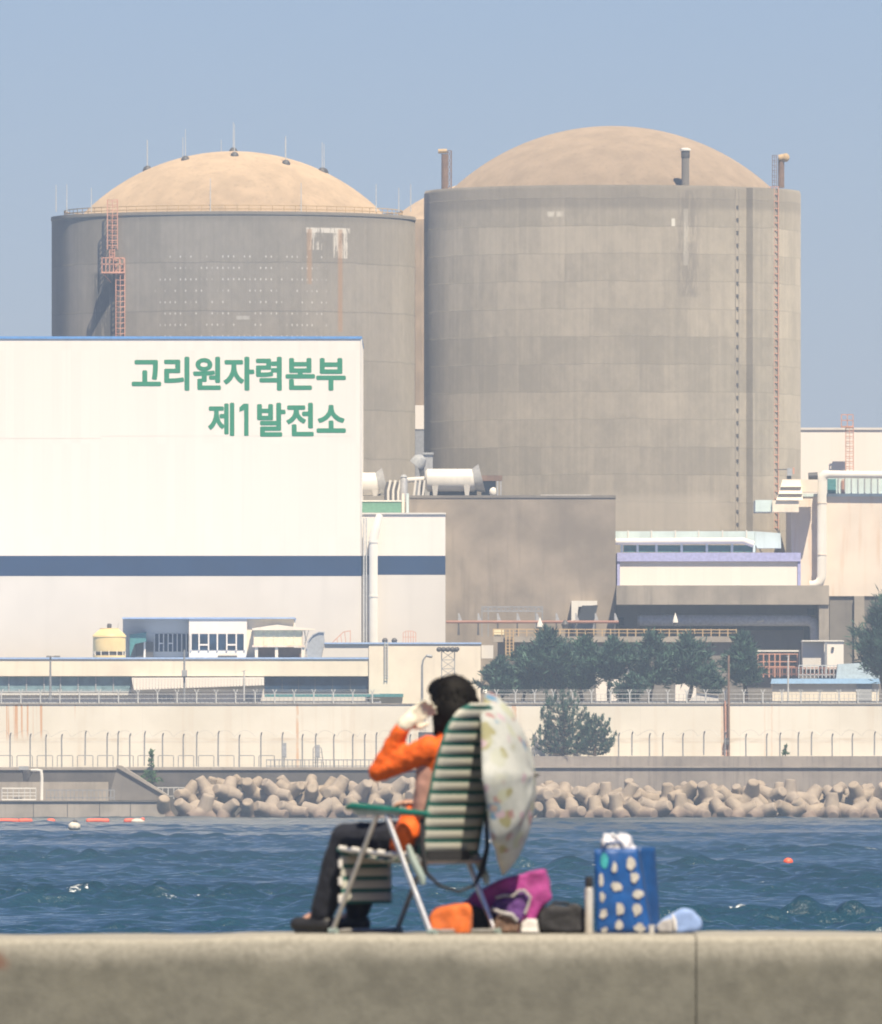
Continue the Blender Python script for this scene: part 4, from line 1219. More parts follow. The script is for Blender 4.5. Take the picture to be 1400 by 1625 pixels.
# pilaster on the flank
a_c, half = R(52.5), R(7.5)
def pil(m, a0, a1, r0, r1, z0, z1, n=6):
    vs = []
    for z in (z0, z1):
        for rr_ in (r0, r1):
            for k in range(n + 1):
                a = a0 + (a1 - a0) * k / n
                vs.append(CR + Vector((math.sin(a) * rr_, -math.cos(a) * rr_, z)))
    N = n + 1; fs = []
    for k in range(n):
        fs += [(N + k, N + k + 1, 3 * N + k + 1, 3 * N + k), (2 * N + k, 2 * N + k + 1, 3 * N + k + 1, 3 * N + k)[::-1]]
    fs += [(0, N, 3 * N, 2 * N), (N + n, n, 2 * N + n, 3 * N + n)]
    m.add(vs, fs)
m = MB(); pil(m, R(44.2), R(56.5), RR - .3, RR + 1.15, 0, rim - .15); m.build('pilaster', M['reactor_r'], t)
a = R(40.4)
p = CR + Vector((math.sin(a) * RR, -math.cos(a) * RR, 3))
riv = MB().box(p.x - .16, p.x + .16, p.y - .1, p.y + .35, p.z - .19, p.z + .19).build('anchor_plate', M['dark_steel'], t)
for k in range(1, 42):
    c_ = clone_child(riv, t); c_.location.z = k * (rim - 4) / 42
m = MB()
for k in range(2):
    a = R(40.4) + (.012 if k else -.012)
    p = CR + Vector((math.sin(a) * (RR + .02), -math.cos(a) * (RR + .02), 0))
    m.bar(p + Vector((0, 0, 1)), p + Vector((0, 0, rim - .3)), .10)
m.build('seam', M['conc_ledge'], t)
Yl = 1990 - math.cos(R(57.5)) * RR - 1.6
ladder_cage('cage_ladder', 1222.5, 1235.5, 296, 840, Yl, M['orange_steel'], t, 11.5, .11, .9)
ladder_cage('cage_ladder', 1226, 1233, 246, 296, Yl, M['rust_steel'], t, 8, .08, .7)
def stack(px, py0, py1, w, Y, kind):
    ch_ = MB().tube([at(px, py1, Y), at(px, py0 + 4, Y)], u(w / 2, Y), 14).build('rim_stack', M['conc_shade'] if kind == 'white' else M['rust_steel'], t)
    if kind == 'white':
        MB().lathe(at(px, py0 + 4, Y), [(u(6, Y), 0), (u(8.5, Y), .1), (u(8.5, Y), .32), (u(4, Y), .42), (0, .42)], 16).build('cap', M['white_pipe'], ch_)
        MB().tube([at(px, py0 + 14, Y), at(px, py0 + 4.2, Y)], u(w / 2 + .8, Y), 14).build('dark_collar', M['dark_steel'], ch_)  # darker band round the stack just below its cap
        m = MB()
        for dx in (-7, -3, 4, 7): m.bar(at(px + dx, py0 - 1, Y), at(px + dx * .8, py0 + 4, Y), .1)
        m.build('spike', M['yellow_steel'], ch_)
    else:
        m = MB(); m.tube([at(px - 10, py0, Y - .2), at(px + 4, py0 - .5, Y - .2)], .28, 8); m.build('bracket', M['yellow_steel'], ch_)
        m = MB(); lattice(m, px + 5, px + 11, py0 - 1, py1, Y, 6, .13, .8)
        m.build('cage_ladder', M['rust_steel'], ch_)
stack(705.5, 240, 301, 10, 1990 - 3, 'brown')
stack(1088, 236, 294, 12.5, 1990 - RR * .86, 'white')
Yq = 1990 - RR * .40
q_ = MB().tube([at(1240, 298, Yq), at(1240, 250, Yq)], u(5, Yq), 14).build('rim_stack', M['rust_steel'], t)
MB().tube([at(1236, 251, Yq - .2), at(1246, 249, Yq - .2)], .42, 10).build('bracket', M['yellow_steel'], q_)
MB().ell(at(1247, 250, Yq - .2), (.5, .5, .55)).build('lantern', M['yellow_steel'], q_)

# left-hand containment
t = thing('reactor_building', 'lower grey reactor building with tan dome and lightning rods behind the white hall', 'reactor', CL)
rim = zt(335, 1990 - RL)
m = MB(); m.lathe(CL, [(RL, 0), (RL, rim - .5), (RL * 1.004, rim - .4), (RL * 1.004, rim), (RL * .96, rim), (RL * .96, rim - .9), (0, rim - .9)], 160)
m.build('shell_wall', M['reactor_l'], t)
rise = zt(240, 1990) - (rim - 1.0)
rb = RL * .885
m = MB(); m.lathe(CL, [(rb, rim - 1.1)] + dome_prof(rb, rim - 1.0, rise, 24), 128); m.build('dome', M['dome_left'], t)
m = MB()
N = 90
for k in range(N):
    a0, a1 = 6.283 * k / N, 6.283 * (k + 1) / N
    for zz in (.35, .8):
        m.bar(CL + Vector((math.cos(a0) * RL * .93, math.sin(a0) * RL * .93, rim + zz)), CL + Vector((math.cos(a1) * RL * .93, math.sin(a1) * RL * .93, rim + zz)), .10)
    m.bar(CL + Vector((math.cos(a0) * RL * .93, math.sin(a0) * RL * .93, rim)), CL + Vector((math.cos(a0) * RL * .93, math.sin(a0) * RL * .93, rim + .8)), .08)
m.build('edge_railing', M['yellow_steel'], t)
Rr_ = (rb ** 2 + rise ** 2) / (2 * rise)
def on_dome(r, a):
    z = rim - 1.0 + rise - Rr_ + math.sqrt(Rr_ ** 2 - r ** 2)
    return CL + Vector((math.sin(a) * r, -math.cos(a) * r, z))
rods = [(.475, R(-90), 48), (.475, R(-83), 46), (.35, R(-48), 48), (.28, R(2), 50), (.42, R(44), 44), (.50, R(78), 46), (.50, R(86), 44), (.05, R(0), 46), (.40, R(135), 46), (.42, R(190), 46), (.40, R(225), 46)]
for fr_, a, hp in rods:
    p = on_dome(RL * fr_ * 1.0, a)
    b = MB().lathe(p - Vector((0, 0, .3)), [(.55, 0), (.55, .3), (.40, .6), (.2, .75), (0, .75)], 12).build('rod_base', M['dark_steel'], t)
    MB().tube([p + Vector((0, 0, .4)), p + Vector((0, 0, u(hp, 1990)))], [.06, .035], 6).build('lightning_rod', M['fence_pale'], b)
for px, top in ((89, 293), (106, 292), (145, 298), (334, 283), (478, 290), (597, 292), (633, 298), (652, 292)):
    s_ = (px - 370.5) / 288.5
    Yy = 1990 - math.sqrt(max(0, 1 - s_ * s_)) * RL * .95
    MB().tube([at(px, 336, Yy), at(px, top, Yy)], [.08, .045], 6).build('lightning_rod', M['fence_pale'], t)
Yl = 1990 - math.cos(math.asin((185 - 370.5) / 288.5)) * RL - 1.4
ladder_cage('cage_ladder', 170.5, 186.5, 317, 396, Yl, M['orange_steel'], t, 8, .12, 1.0)
ladder_cage('cage_ladder', 174, 182, 396, 412, Yl, M['orange_steel'], t, 5, .10, .8)
ladder_cage('cage_ladder', 184, 198, 410, 536, Yl, M['orange_steel'], t, 8.5, .12, 1.0)
m = MB(); m.pbox(161, 431, 198, 433.5, Yl - .5, 1.9)
for px in (162, 168, 174, 180, 190, 197): m.bar(at(px, 409, Yl - .4), at(px, 432, Yl - .4), .12)
for py in (409, 419): m.bar(at(161, py, Yl - .4), at(198, py, Yl - .4), .12)
m.bar(at(163, 433, Yl), at(176, 448, Yl + 1), .12)
m.build('platform', M['orange_steel'], t)

# third containment in the gap
C3 = at(790, 1100, 2180); C3.z = 8; R3 = u(176, 2180)
t = thing('reactor_building', 'distant beige reactor building glimpsed in the gap between the other two', 'reactor', C3)
z3 = wz(352, 2180) - 8
MB().lathe(C3, [(R3, 0), (R3, z3 - .8), (R3 * .985, z3)], 64).build('shell_wall', M['dome_left'], t)
MB().lathe(C3, [(R3 * .985, z3 + .005)] + dome_prof(R3 * .98, z3 + .01, u(66, 2180), 14), 64).build('dome', M['dome_left'], t)
t = thing('service_block', 'narrow white topped block in the gap between the reactors', 'building', at(667, 1000, 2060))
MB().pbox(645, 643, 690, 681, 2060, 12).build('upper_wall', M['white_panel'], t)
MB().pbox(645, 681.2, 690, 1100, 2060.1, 11.8).build('lower_wall', M['grey_duct'], t)

# ------------------------------------------------------------------ CONCRETE BLOCK and roof plant
YB = 1930.0
t = thing('auxiliary_building', 'plain stained grey concrete block below the taller reactor', 'building', at(815, 1060, YB))
MB().pbox(650, 790, 977, 1130, YB, 30).build('wall', M['conc_block'], t)
MB().pbox(650, 786, 977.6, 790, YB - .12, 30.2).build('parapet', M['conc_shade'], t)
m = MB(); m.pbox(858, 785, 938, 786, YB, .8); m.build('flashing', M['silver'], t)
hd = MB().prism([(907, 953.5), (948, 953.5), (948, 960), (918, 963), (916, 984), (907, 985)], YB - 2.0, 2.0).build('intake_hood', M['white_pipe'], t)
MB().prism([(924, 961), (949, 961), (943, 984.5), (916, 984.5)], YB - 2.3, .25).build('hood_flap', M['dark'], hd)
MB().pbox(908, 986, 944, 1000, YB - 1.2, 1.1).build('base_box', M['grey_duct'], t)

Yt = 1932.0
def tank(label, px0, px1, py0, py1, Y, cone):
    t = thing('roof_tank', label, 'tank', at((px0 + px1) / 2, 787, Y))
    r = u((py1 - py0) / 2, Y); yc = (py0 + py1) / 2
    pts = [at(px0 - 3, yc, Y), at(px0, yc, Y), at(px1 - 6, yc, Y), at(px1, yc, Y)]
    MB().tube(pts, [r * .75, r, r, r * .82], 24).build('drum', M['silver'], t)
    if cone: MB().tube([at(px1 - 4, yc, Y), at(px1 + 8, yc - 3, Y)], [r * 1.02, r * 1.30], 24).build('flared_end', M['steel'], t)
    for f in (.16, .80):
        px = px0 + (px1 - px0) * f
        MB().hexa([at(px - 3, 787, Y - r * .8), at(px + 3, 787, Y - r * .8), at(px + 3, 787, Y + .5), at(px - 3, 787, Y + .5), at(px - 5, yc + 9, Y - r), at(px + 5, yc + 9, Y - r), at(px + 5, yc + 9, Y + .9), at(px - 5, yc + 9, Y + .9)]).build('saddle', M['silver'], t)
    MB().pbox(px0 + 4, yc + 14, px1, 786.4, Y + 1.2, .4).build('dark_backing', M['dark'], t)  # dark board standing in for the shade beneath the drum
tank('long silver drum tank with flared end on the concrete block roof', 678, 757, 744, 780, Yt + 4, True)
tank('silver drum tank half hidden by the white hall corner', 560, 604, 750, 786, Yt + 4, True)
t = thing('pipe_manifold', 'cluster of slanted pipes and a valve between the two silver drums', 'pipework', at(625, 795, Yt + 2))
for k in range(8):
    px = 612 + k * 4.0
    MB().tube([at(px, 797, Yt + 2), at(px, 777 + (k % 3) * 2, Yt + 2), at(px + 4, 765 - (k % 2) * 3, Yt + 2)], .17, 8).build('pipe', M['silver'] if k % 2 else M['dark_steel'], t)
MB().tube([at(641, 797, Yt + 2), at(641, 762, Yt + 2), at(641, 757, Yt + 2)], [.5, .5, .35], 12).build('valve_body', M['steel'], t)
MB().tube([at(641, 757, Yt + 2), at(641, 753, Yt + 2)], [.48, .2], 12).build('valve_cap', M['grey_paint'], t)
MB().tube([at(645, 762, Yt + 3), at(676, 760, Yt + 4)], .32, 10).build('cross_pipe', M['silver'], t)
for k in range(3): MB().bar(at(657 + 7 * k, 787, Yt + 2), at(660 + 7 * k, 762, Yt + 2), .25).build('support', M['silver'], t)
t = thing('mushroom_vent', 'grey tilted mushroom vent on a dark stem', 'vent', at(669, 762, Yt + 6))
MB().tube([at(671, 787, Yt + 6), at(670, 752, Yt + 6), at(668, 738, Yt + 6)], [.25, .3, .4], 10).build('stem', M['dark_steel'], t)
MB().tube([at(660, 739, Yt + 6), at(664, 734, Yt + 6), at(668, 726, Yt + 6), at(670, 722, Yt + 6)], [.95, .98, .75, .2], 16).build('cap', M['grey_paint'], t)
t = thing('duct_box', 'pale grey upright duct box behind the mushroom vent', 'duct', at(680, 745, Yt + 8))
MB().pbox(672, 721, 687, 790, Yt + 8, 2.0).build('casing', M['steel'], t)
MB().pbox(670.5, 718, 688.5, 721.2, Yt + 7.8, 2.4).build('lid', M['grey_paint'], t)
t = thing('brown_shelter', 'small brown open-sided shelter frame past the silver drum', 'shelter', at(780, 787, Yt + 4))
MB().pbox(763, 754.5, 797, 763, Yt + 3, 3).build('roof', M['rust_steel'], t)
MB().pbox(764, 763.2, 787, 786.2, Yt + 5, .5).build('dark_backing', M['glass_dark'], t)
MB().pbox(788.5, 763.2, 791, 786.2, Yt + 3, .3).build('post', M['steel'], t)
MB().pbox(794, 763.2, 796, 786.2, Yt + 3, .3).build('post', M['steel'], t)
MB().ell(at(783, 781, Yt + 3.5), (.5, .5, .6)).build('drum', M['white_pipe'], t)
t = thing('container', 'dull green container on the annex roof', 'container', at(607, 814, YH + 6))
MB().pbox(560, 796, 637, 813.4, YH + 6, 5).build('body', M['green_box'], t)
MB().pbox(560, 793.8, 637.5, 796, YH + 5.9, 5.2).build('top_edge', M['white_pipe'], t)
for px in (640, 647): MB().pbox(px - 2.0, 783, px + 2.0, 813.4, YH + 6, .4).build('end_post', M['cream'] if px < 645 else M['aqua'], t)

# pipe trestle before the concrete block
YP = 1924.0
t = thing('pipe_trestle', 'grey lattice pipe trestle before the concrete block', 'trestle', at(815, 1000, YP))
m = MB(); m.bar(at(764, 963, YP), at(862, 963, YP), .14); m.bar(at(764, 970, YP), at(862, 970, YP), .14)
for k in range(14):
    a, b = 764 + 7 * k, 764 + 7 * (k + 1)
    m.bar(at(a, 963, YP), at(b, 970, YP), .09); m.bar(at(a, 970, YP), at(b, 963, YP), .09)
m.build('truss', M['grey_duct'], t)
for px in (765, 775, 850, 861): MB().bar(at(px, 963, YP), at(px, 1010, YP), .13).build('leg', M['fence'], t)
t = thing('red_pipeline', 'thin red-brown pipeline on props across the concrete block foot', 'pipeline', at(845, 1000, YP - 2))
MB().tube([at(708, 987, YP - 2), at(982, 987, YP - 2)], .17, 8).build('pipe', M['red_pipe'], t)
for k in range(9):
    px = 728 + 31 * k
    MB().hexa([at(px - 2, 1008, YP - 2), at(px + 2, 1008, YP - 2), at(px + 2, 1008, YP - 1.6), at(px - 2, 1008, YP - 1.6), at(px - 1, 988, YP - 2), at(px + 1, 988, YP - 2), at(px + 1, 988, YP - 1.6), at(px - 1, 988, YP - 1.6)]).build('prop', M['dark_steel'], t)
    MB().prism([(px - 1, 973), (px + 1, 973), (px + 6, 986), (px - 1, 986)], YP - 2, .2).build('gusset', M['steel'], t)
for px, py, s_, lab, mt in ((857, 1000, 5, 'white cone-topped vent before the pipe trestle end', 'white_pipe'), (1072, 993, 4.2, 'white cone-topped vent before the grey duct', 'white_pipe'), (897, 1000, 6, 'dark pear-shaped vent between the trestle and the hooded opening', 'dark_steel')):
    t = thing('roof_vent', lab, 'vent', at(px, py, YP - 4))
    Yy = YP - 4
    MB().lathe(at(px, py, Yy), [(u(s_ * .7, Yy), 0), (u(s_ * .75, Yy), u(5, Yy)), (u(s_ * .6, Yy), u(5.2, Yy))], 14).build('stem', M['dark_steel'], t)
    MB().lathe(at(px, py - 5, Yy), [(u(s_, Yy), 0), (u(s_ * .9, Yy), u(4, Yy)), (u(s_ * .3, Yy), u(12, Yy)), (0, u(16, Yy))] if mt == 'white_pipe' else [(u(s_ * .8, Yy), 0), (u(s_, Yy), u(4, Yy)), (u(s_ * .6, Yy), u(9, Yy)), (0, u(12, Yy))], 14).build('cap', M[mt], t)
# yard platform with yellow railing behind the grove
t = thing('yard_platform', 'long low concrete platform with yellow railing behind the pine grove', 'platform', at(980, 1060, 1918))
MB().pbox(783, 1010, 1180, 1019, 1918, 4).build('deck', M['conc_ledge'], t)
MB().pbox(790, 1019.2, 1180, 1130, 1919, 3).build('wall', M['conc_shade'], t)
m = MB(); m.bar(at(783, 998.5, 1918.1), at(1170, 999.5, 1918.1), .12); m.bar(at(783, 1004, 1918.1), at(1170, 1004.5, 1918.1), .08); m.build('hand_rail', M['yellow_steel'], t)
pr = None
for k in range(30):
    px = 783 + k * 13.3
    if pr is None: pr = MB().bar(at(px, 998, 1918.1), at(px, 1010, 1918.1), .13).build('railing_post', M['yellow_steel'], t); p0 = px
    else: c_ = clone_child(pr, t); c_.location.x = u(px - p0, 1918.1)
m = MB()
for px in (803, 809, 815): m.bar(at(px, 1000, 1917.4), at(px, 1048, 1917.4), .16)
for k in range(9): m.bar(at(803, 1004 + 5 * k, 1917.4), at(815, 1004 + 5 * k, 1917.4), .1)
m.build('yard_ladder', M['yellow_steel'], t)
MB().pbox(783, 998, 800, 1010, 1918.6, 1).build('equipment_box', M['louvre'], t)
# pale blocks glimpsed between trunks
for a, b, c_, d_, lab in ((946, 1054, 1000, 1082, 'small cream hut glimpsed between the slim pine trunks'), (1072, 1060, 1105, 1090, 'pale grey hut glimpsed through the open pine')):
    t = thing('yard_hut', lab, 'hut', at((a + c_) / 2, 1118, 1890))
    MB().pbox(a, b + 4, c_, 1125, 1890, 5).build('wall', M['white_panel'], t)
    MB().prism([(a - 2, b + 4), ((a + c_) / 2, b - 3), (c_ + 2, b + 4)], 1889.6, 6).build('roof', M['red_pipe'] if a < 1000 else M['grey_paint'], t)
    MB().pbox(a + 8, b + 9, a + 18, b + 22, 1889.9, .09).build('window', M['glass_dark'], t)

# ------------------------------------------------------------------ RIGHT: ledge building, lavender house, ducts
YG = 1925.0
t = thing('ledge_building', 'low concrete building with deep pale parapet and shaded recess', 'building', at(1147, 1060, YG))
MB().pbox(978.5, 929, 1316, 959.5, YG, 26).build('parapet', M['conc_ledge'], t)
MB().pbox(978.5, 959.7, 1299, 1130, YG + 6.2, 18).build('wall', M['conc_shade'], t)
MB().pbox(1300, 959.7, 1316, 1130, YG + .3, 6).build('column', M['conc_ledge'], t)
MB().pbox(982, 980, 990, 992, YG + 6.0, .19).build('opening', M['dark'], t)
MB().pbox(1281, 965.5, 1293, 976, YG + 6.0, .19).build('opening', M['dark'], t)
MB().pbox(1276, 994, 1287, 1022, YG + 6.0, .19).build('opening', M['dark'], t)
MB().pbox(1038, 993.5, 1275, 1000, YG + 5.9, .29).build('opening', M['dark'], t)
t = thing('round_duct', 'fat grey round duct turning down under the concrete parapet', 'duct', at(1150, 984, YG + .8))
Yd = YG + 3.6
MB().tube([at(1013, 984.5, Yd), at(1282, 984.5, Yd), at(1291, 988, Yd), at(1294.5, 996, Yd), at(1295, 1022, Yd)], [u(9, Yd)] * 5, 18).build('run', M['pale_duct'], t)
MB().tube([at(1012, 984.5, Yd), at(1015, 984.5, Yd)], u(10, Yd), 18).build('end_flange', M['steel'], t)
MB().cap(at(1203, 986, Yd - .75), at(1210, 984, Yd - .75), .12, .2).build('vent_hood', M['white_pipe'], t)
t = thing('lavender_house', 'white sided low house with lavender blue frame on the concrete ledge', 'building', at(1125, 929, YG + 8))
MB().pbox(984, 891, 1266, 934, YG + 8, 14).build('wall', M['white_panel'], t)
MB().pbox(979.5, 877, 1271, 890.8, YG + 7.6, 15).build('fascia', M['lavender'], t)
MB().pbox(979.5, 891, 983.8, 934, YG + 7.8, 14).build('corner_post', M['lavender'], t)
MB().pbox(1266.2, 891, 1271, 934, YG + 7.8, 14).build('corner_post', M['lavender'], t)
Yk = YG + 12
t = thing('aqua_duct', 'long pale aqua duct with bright pipe lying above the lavender fascia', 'duct', at(1110, 876, Yk))
MB().pbox(977, 843, 1198, 862, Yk, 2.4).build('casing', M['aqua'], t)
MB().prism([(1198.2, 843), (1239, 846), (1240, 870), (1202, 870), (1198.2, 862)], Yk - .1, 3).build('end_box', M['aqua'], t)
m = MB()
for px in (996, 1033, 1071, 1108, 1146, 1184): m.pbox(px, 841.5, px + 2, 863, Yk - .12, 2.6)
m.build('flange', M['white_pipe'], t)
MB().tube([at(977, 859.5, Yk - .7), at(1180, 858, Yk - .7), at(1196, 864, Yk - .6)], u(5, Yk), 12).build('pipe', M['white_pipe'], t)
MB().pbox(990, 865.2, 1200, 876, Yk + .6, 1.2).build('underside', M['teal_sheet'], t)
for px in (985, 1010, 1040, 1080, 1120, 1160, 1195): MB().pbox(px, 863, px + 4, 876.5, Yk - .2, .5).build('leg', M['aqua'], t)

YC = 1946.0
t = thing('fuel_building', 'cream building with long rust stains beyond the white standpipe', 'building', at(1360, 1060, YC))
MB().pbox(1256, 788, 2000, 946, YC, 30).build('wall', M['cream_rust'], t)
MB().pbox(1256, 783.5, 2000, 788, YC - .15, 30.2).build('roof_edge', M['aqua'], t)
MB().pbox(1317, 946.2, 2000, 1130, YC + .3, 29).build('base_wall', M['conc_shade'], t)
MB().pbox(1356, 946, 1372, 1050, YC - .4, .6).build('pilaster', M['conc_ledge'], t)
t = thing('siding_duct', 'pale blue-green ribbed duct along the cream building roof', 'duct', at(1355, 783, YC + .5))
MB().pbox(1314, 759, 2000, 783.3, YC + .4, 4).build('casing', M['aqua'], t)
m = MB()
for k in range(14): m.pbox(1330 + k * 10.5, 758, 1331.5 + k * 10.5, 783.4, YC + .25, .14)
m.build('rib', M['steel'], t)
m = MB(); m.pbox(1313.5, 760, 1327, 783.2, YC + .1, .28); m.build('shade_teal_end', M['teal_sheet'], t)  # darker teal sheet painted in as shade over the duct end
for px in (1336, 1338.5): MB().pbox(px, 760, px + 1.4, 783, YC + .05, .19).build('rust_strip', M['orange_steel'], t)
Yp = YC - 1.6
t = thing('standpipe', 'white fat standpipe with elbows running up and over the cream building', 'pipe', at(1303, 925, Yp))
rp = u(7.5, Yp)
MB().tube([at(1285, 928, Yp), at(1294, 927.5, Yp), at(1301, 924, Yp), at(1304.5, 915, Yp), at(1304.5, 765, Yp), at(1305.5, 757, Yp), at(1309, 753.5, Yp), at(1316, 752.5, Yp), at(1420, 754, Yp), at(1900, 756, Yp)], [rp * .8, rp * .85, rp, rp, rp, rp, rp, rp * .8, rp * .75, rp * .75], 18).build('pipe', M['white_pipe'], t)
for py in (798, 880): MB().tube([at(1304.5, py + 1, Yp), at(1304.5, py - 1, Yp)], rp * 1.1, 18).build('collar', M['cream_rust'], t)
t = thing('stepped_duct', 'cream stepped louvre duct joining the tall reactor to the standpipe', 'duct', at(1240, 812, YC - 6))
Ys = YC - 6
for k, (a, b, y0, y1) in enumerate(((1241, 1271, 761, 772.5), (1237.5, 1272.5, 772.8, 783.5), (1234, 1273.5, 783.8, 793.6))):
    MB().hexa([at(a - 2, y1, Ys - .6), at(b + 1, y1, Ys - .6), at(b + 1, y1, Ys + 4), at(a - 2, y1, Ys + 4), at(a + 1, y0, Ys), at(b, y0, Ys), at(b, y0, Ys + 4), at(a + 1, y0, Ys + 4)]).build('step', M['cream_duct'], t)
MB().pbox(1226, 794, 1268, 812.5, Ys - .3, 4.5).build('lower_duct', M['cream_duct'], t)
MB().pbox(1199, 793.4, 1225.8, 812, Ys + .2, 12).build('shade_aqua_duct', M['aqua'], t)  # aqua tint stands in for shade on this stretch of the cream duct
MB().pbox(1271.5, 761, 1298, 781, Ys + 1, 3).build('link_duct', M['cream_duct'], t)
MB().tube([at(1283, 756, Ys + 1.5), at(1298, 755, Ys + 1.5)], .45, 10).build('dark_pipe', M['dark_steel'], t)
t = thing('sensor_box', 'small grey box on a thin bracket beside the long orange ladder', 'box', at(1253, 760, 1968))
MB().pbox(1249.5, 743, 1257.5, 755, 1966, .8).build('casing', M['steel'], t)
MB().bar(at(1229, 745, 1967), at(1250, 745, 1967), .12).build('bracket', M['dark_steel'], t)
MB().pbox(1258.5, 742, 1261, 752, 1966, .3).build('orange_tab', M['orange_steel'], t)
MB().pbox(1249, 755.2, 1256, 760.5, 1966.2, .6).build('base', M['dark_steel'], t)

t = thing('far_hall', 'plain white hall with gutter beyond the tall reactor', 'building', at(1380, 900, 2090))
MB().pbox(1262, 682, 2100, 1100, 2090, 30).build('wall', M['white_panel'], t)
MB().pbox(1261, 678.5, 2100, 682, 2089.8, 30.4).build('gutter', M['grey_panel'], t)
t = thing('roof_ladder', 'orange caged ladder rising above the far white hall', 'ladder', at(1348, 745, 2086))
ladder_cage('cage', 1342.5, 1354.5, 676, 752, 2086, M['orange_steel'], t, 8, .12, 1.0)
m = MB()
for px in (1335.5, 1345, 1354): m.bar(at(px, 658, 2086), at(px, 677, 2086), .13)
for py in (658, 667): m.bar(at(1335.5, py, 2086), at(1354, py, 2086), .13)
m.pbox(1335, 676, 1355, 678.3, 2085.6, 1.6)
m.build('top_guard', M['orange_steel'], t)

# blocks and huts at the right behind the fence
t = thing('cream_cabin', 'boxy cream cabin, one bay coloured as shaded, with a pole before it, under the ledge building', 'cabin', at(1306, 1060, 1885))
MB().pbox(1274, 1018, 1308, 1062, 1886, 6).build('shade_grey_bay', M['grey_panel'], t)  # shade on this side of the cabin is put into its grey colour
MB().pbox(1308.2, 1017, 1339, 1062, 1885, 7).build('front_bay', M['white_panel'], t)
MB().pbox(1273, 1016, 1340, 1018, 1884.8, 7.6).build('roof', M['white_pipe'], t)
MB().bar(at(1311, 1020, 1884.2), at(1311, 1075, 1884.2), .28).build('pole', M['fence'], t)
MB().pbox(1320, 1027, 1324, 1030.5, 1884.7, .25).build('wall_lamp', M['dark_steel'], t)
MB().pbox(1270, 1062.2, 1345, 1130, 1886.5, 6).build('base_wall', M['conc_shade'], t)
t = thing('scaffold', 'small orange pipe scaffold between the narrow pine and the cream cabin', 'scaffold', at(1236, 1058, 1890))
m = MB()
for px in (1203, 1212, 1221, 1230, 1238, 1252, 1266): m.bar(at(px, 1037, 1890), at(px, 1075, 1890), .14)
for py in (1038, 1050, 1058): m.bar(at(1203, py, 1890), at(1266, py, 1890), .12)
m.build('frame', M['orange_steel'], t)
m = MB(); m.bar(at(1202, 1033, 1890), at(1270, 1033, 1890), .2); m.bar(at(1269, 1033, 1890), at(1269, 1055, 1890), .16); m.build('pale_pipe', M['white_pipe'], t)
picket_rail('yard_railing', 'red-brown yard railing above the blue roofed hut', 1205, 1345, 1060, 1073, 1880, 20, M['red_pipe'], .10)
picket_rail('yard_railing', 'pale yard railing before the cream cabin', 1268, 1398, 1056, 1076, 1878, 22, M['fence_pale'], .09)
t = thing('blue_roof_hut', 'long cream hut with sky blue roof behind the fence', 'hut', at(1310, 1118, 1872))
MB().pbox(1226, 1085, 1395, 1130, 1872, 6).build('wall', M['cream'], t)
MB().hexa([at(1223, 1085, 1871.4), at(1397, 1085, 1871.4), at(1397, 1085, 1878.6), at(1223, 1085, 1878.6), at(1225, 1077, 1871.7), at(1395, 1077, 1871.7), at(1395, 1077, 1878.2), at(1225, 1077, 1878.2)]).build('roof', M['hut_blue'], t)
MB().pbox(1360, 1086, 1384, 1112, 1871.8, .19).build('doorway', M['grey_paint'], t)
t = thing('tarpaulin_tent', 'pale blue-white peaked tarpaulin shelter by the big full pine', 'tent', at(1372, 1076, 1876))
MB().prism([(1327, 1077), (1330, 1054), (1366, 1052), (1386, 1047), (1402, 1058), (1404, 1077)], 1877, 4).build('sheet', M['tarp'], t)
MB().pbox(1330, 1077.2, 1402, 1084, 1877.4, 3).build('skirt', M['grey_panel'], t)
t = thing('rubble_block', 'pale tilted concrete block low behind the fence pickets', 'block', at(1118, 1118, 1858))
MB().prism([(1088, 1118), (1108, 1099), (1140, 1104), (1142, 1118)], 1858, 3).build('slab', M['grey_panel'], t)
MB().prism([(1106, 1099), (1108, 1097.5), (1141, 1102.6), (1141, 1104.2)], 1857.8, 3.4).build('capping', M['quay'], t)

# ------------------------------------------------------------------ FOREGROUND: breakwater
ZT = 4.23
YA, YBk = 75.3, 77.7
t = thing('breakwater_parapet', 'thick stained concrete breakwater wall that the folding chair stands on', 'wall', ((0, (YA + YBk) / 2, ZT)))
def slab(x0, x1):
    """block with worn rounded upper edge and an uneven top"""
    m = MB(); nx = max(8, int((x1 - x0) / .05)); prof = []
    for yy, zz in ((YA, -7.0), (YA, -.5), (YA, -.12), (YA, -.035), (YA + .008, -.015), (YA + .03, -.002), (YA + .3, 0), (YA + 1.0, 0), (YA + 1.7, 0), (YBk - .03, -.002), (YBk, -.03), (YBk, -7.0)):
        prof.append((yy, ZT + zz))
    vs, fs = [], []
    for i in range(nx + 1):
        x = x0 + (x1 - x0) * i / nx
        for j, (yy, zz) in enumerate(prof):
            d = .008 * mnoise.noise(Vector((x * 1.4, yy, 0))) + .004 * mnoise.noise(Vector((x * 7, yy * 3, 4))) if 1 < j < 11 else 0
            dip = -.012 * max(0, min(1, (-.95 - x) / .25)) if 1 < j < 11 else 0
            vs.append((x, yy + (d if j in (2, 3, 4) else 0), zz + (d * .8 + dip if 2 < j < 11 else 0)))
    n = len(prof)
    for i in range(nx):
        for j in range(n - 1):
            a = i * n + j; fs.append((a, a + n, a + n + 1, a + 1))
    m.add(vs, fs, True)
    b = len(m.v) - len(vs)
    m.f.append(tuple(b + j for j in range(n))); m.s.append(False)
    m.f.append(tuple(b + nx * n + j for j in reversed(range(n)))); m.s.append(False)
    return m
xj = wx(1105, YA)
slab(-30.0, xj - .003).build('block', M['parapet'], t)
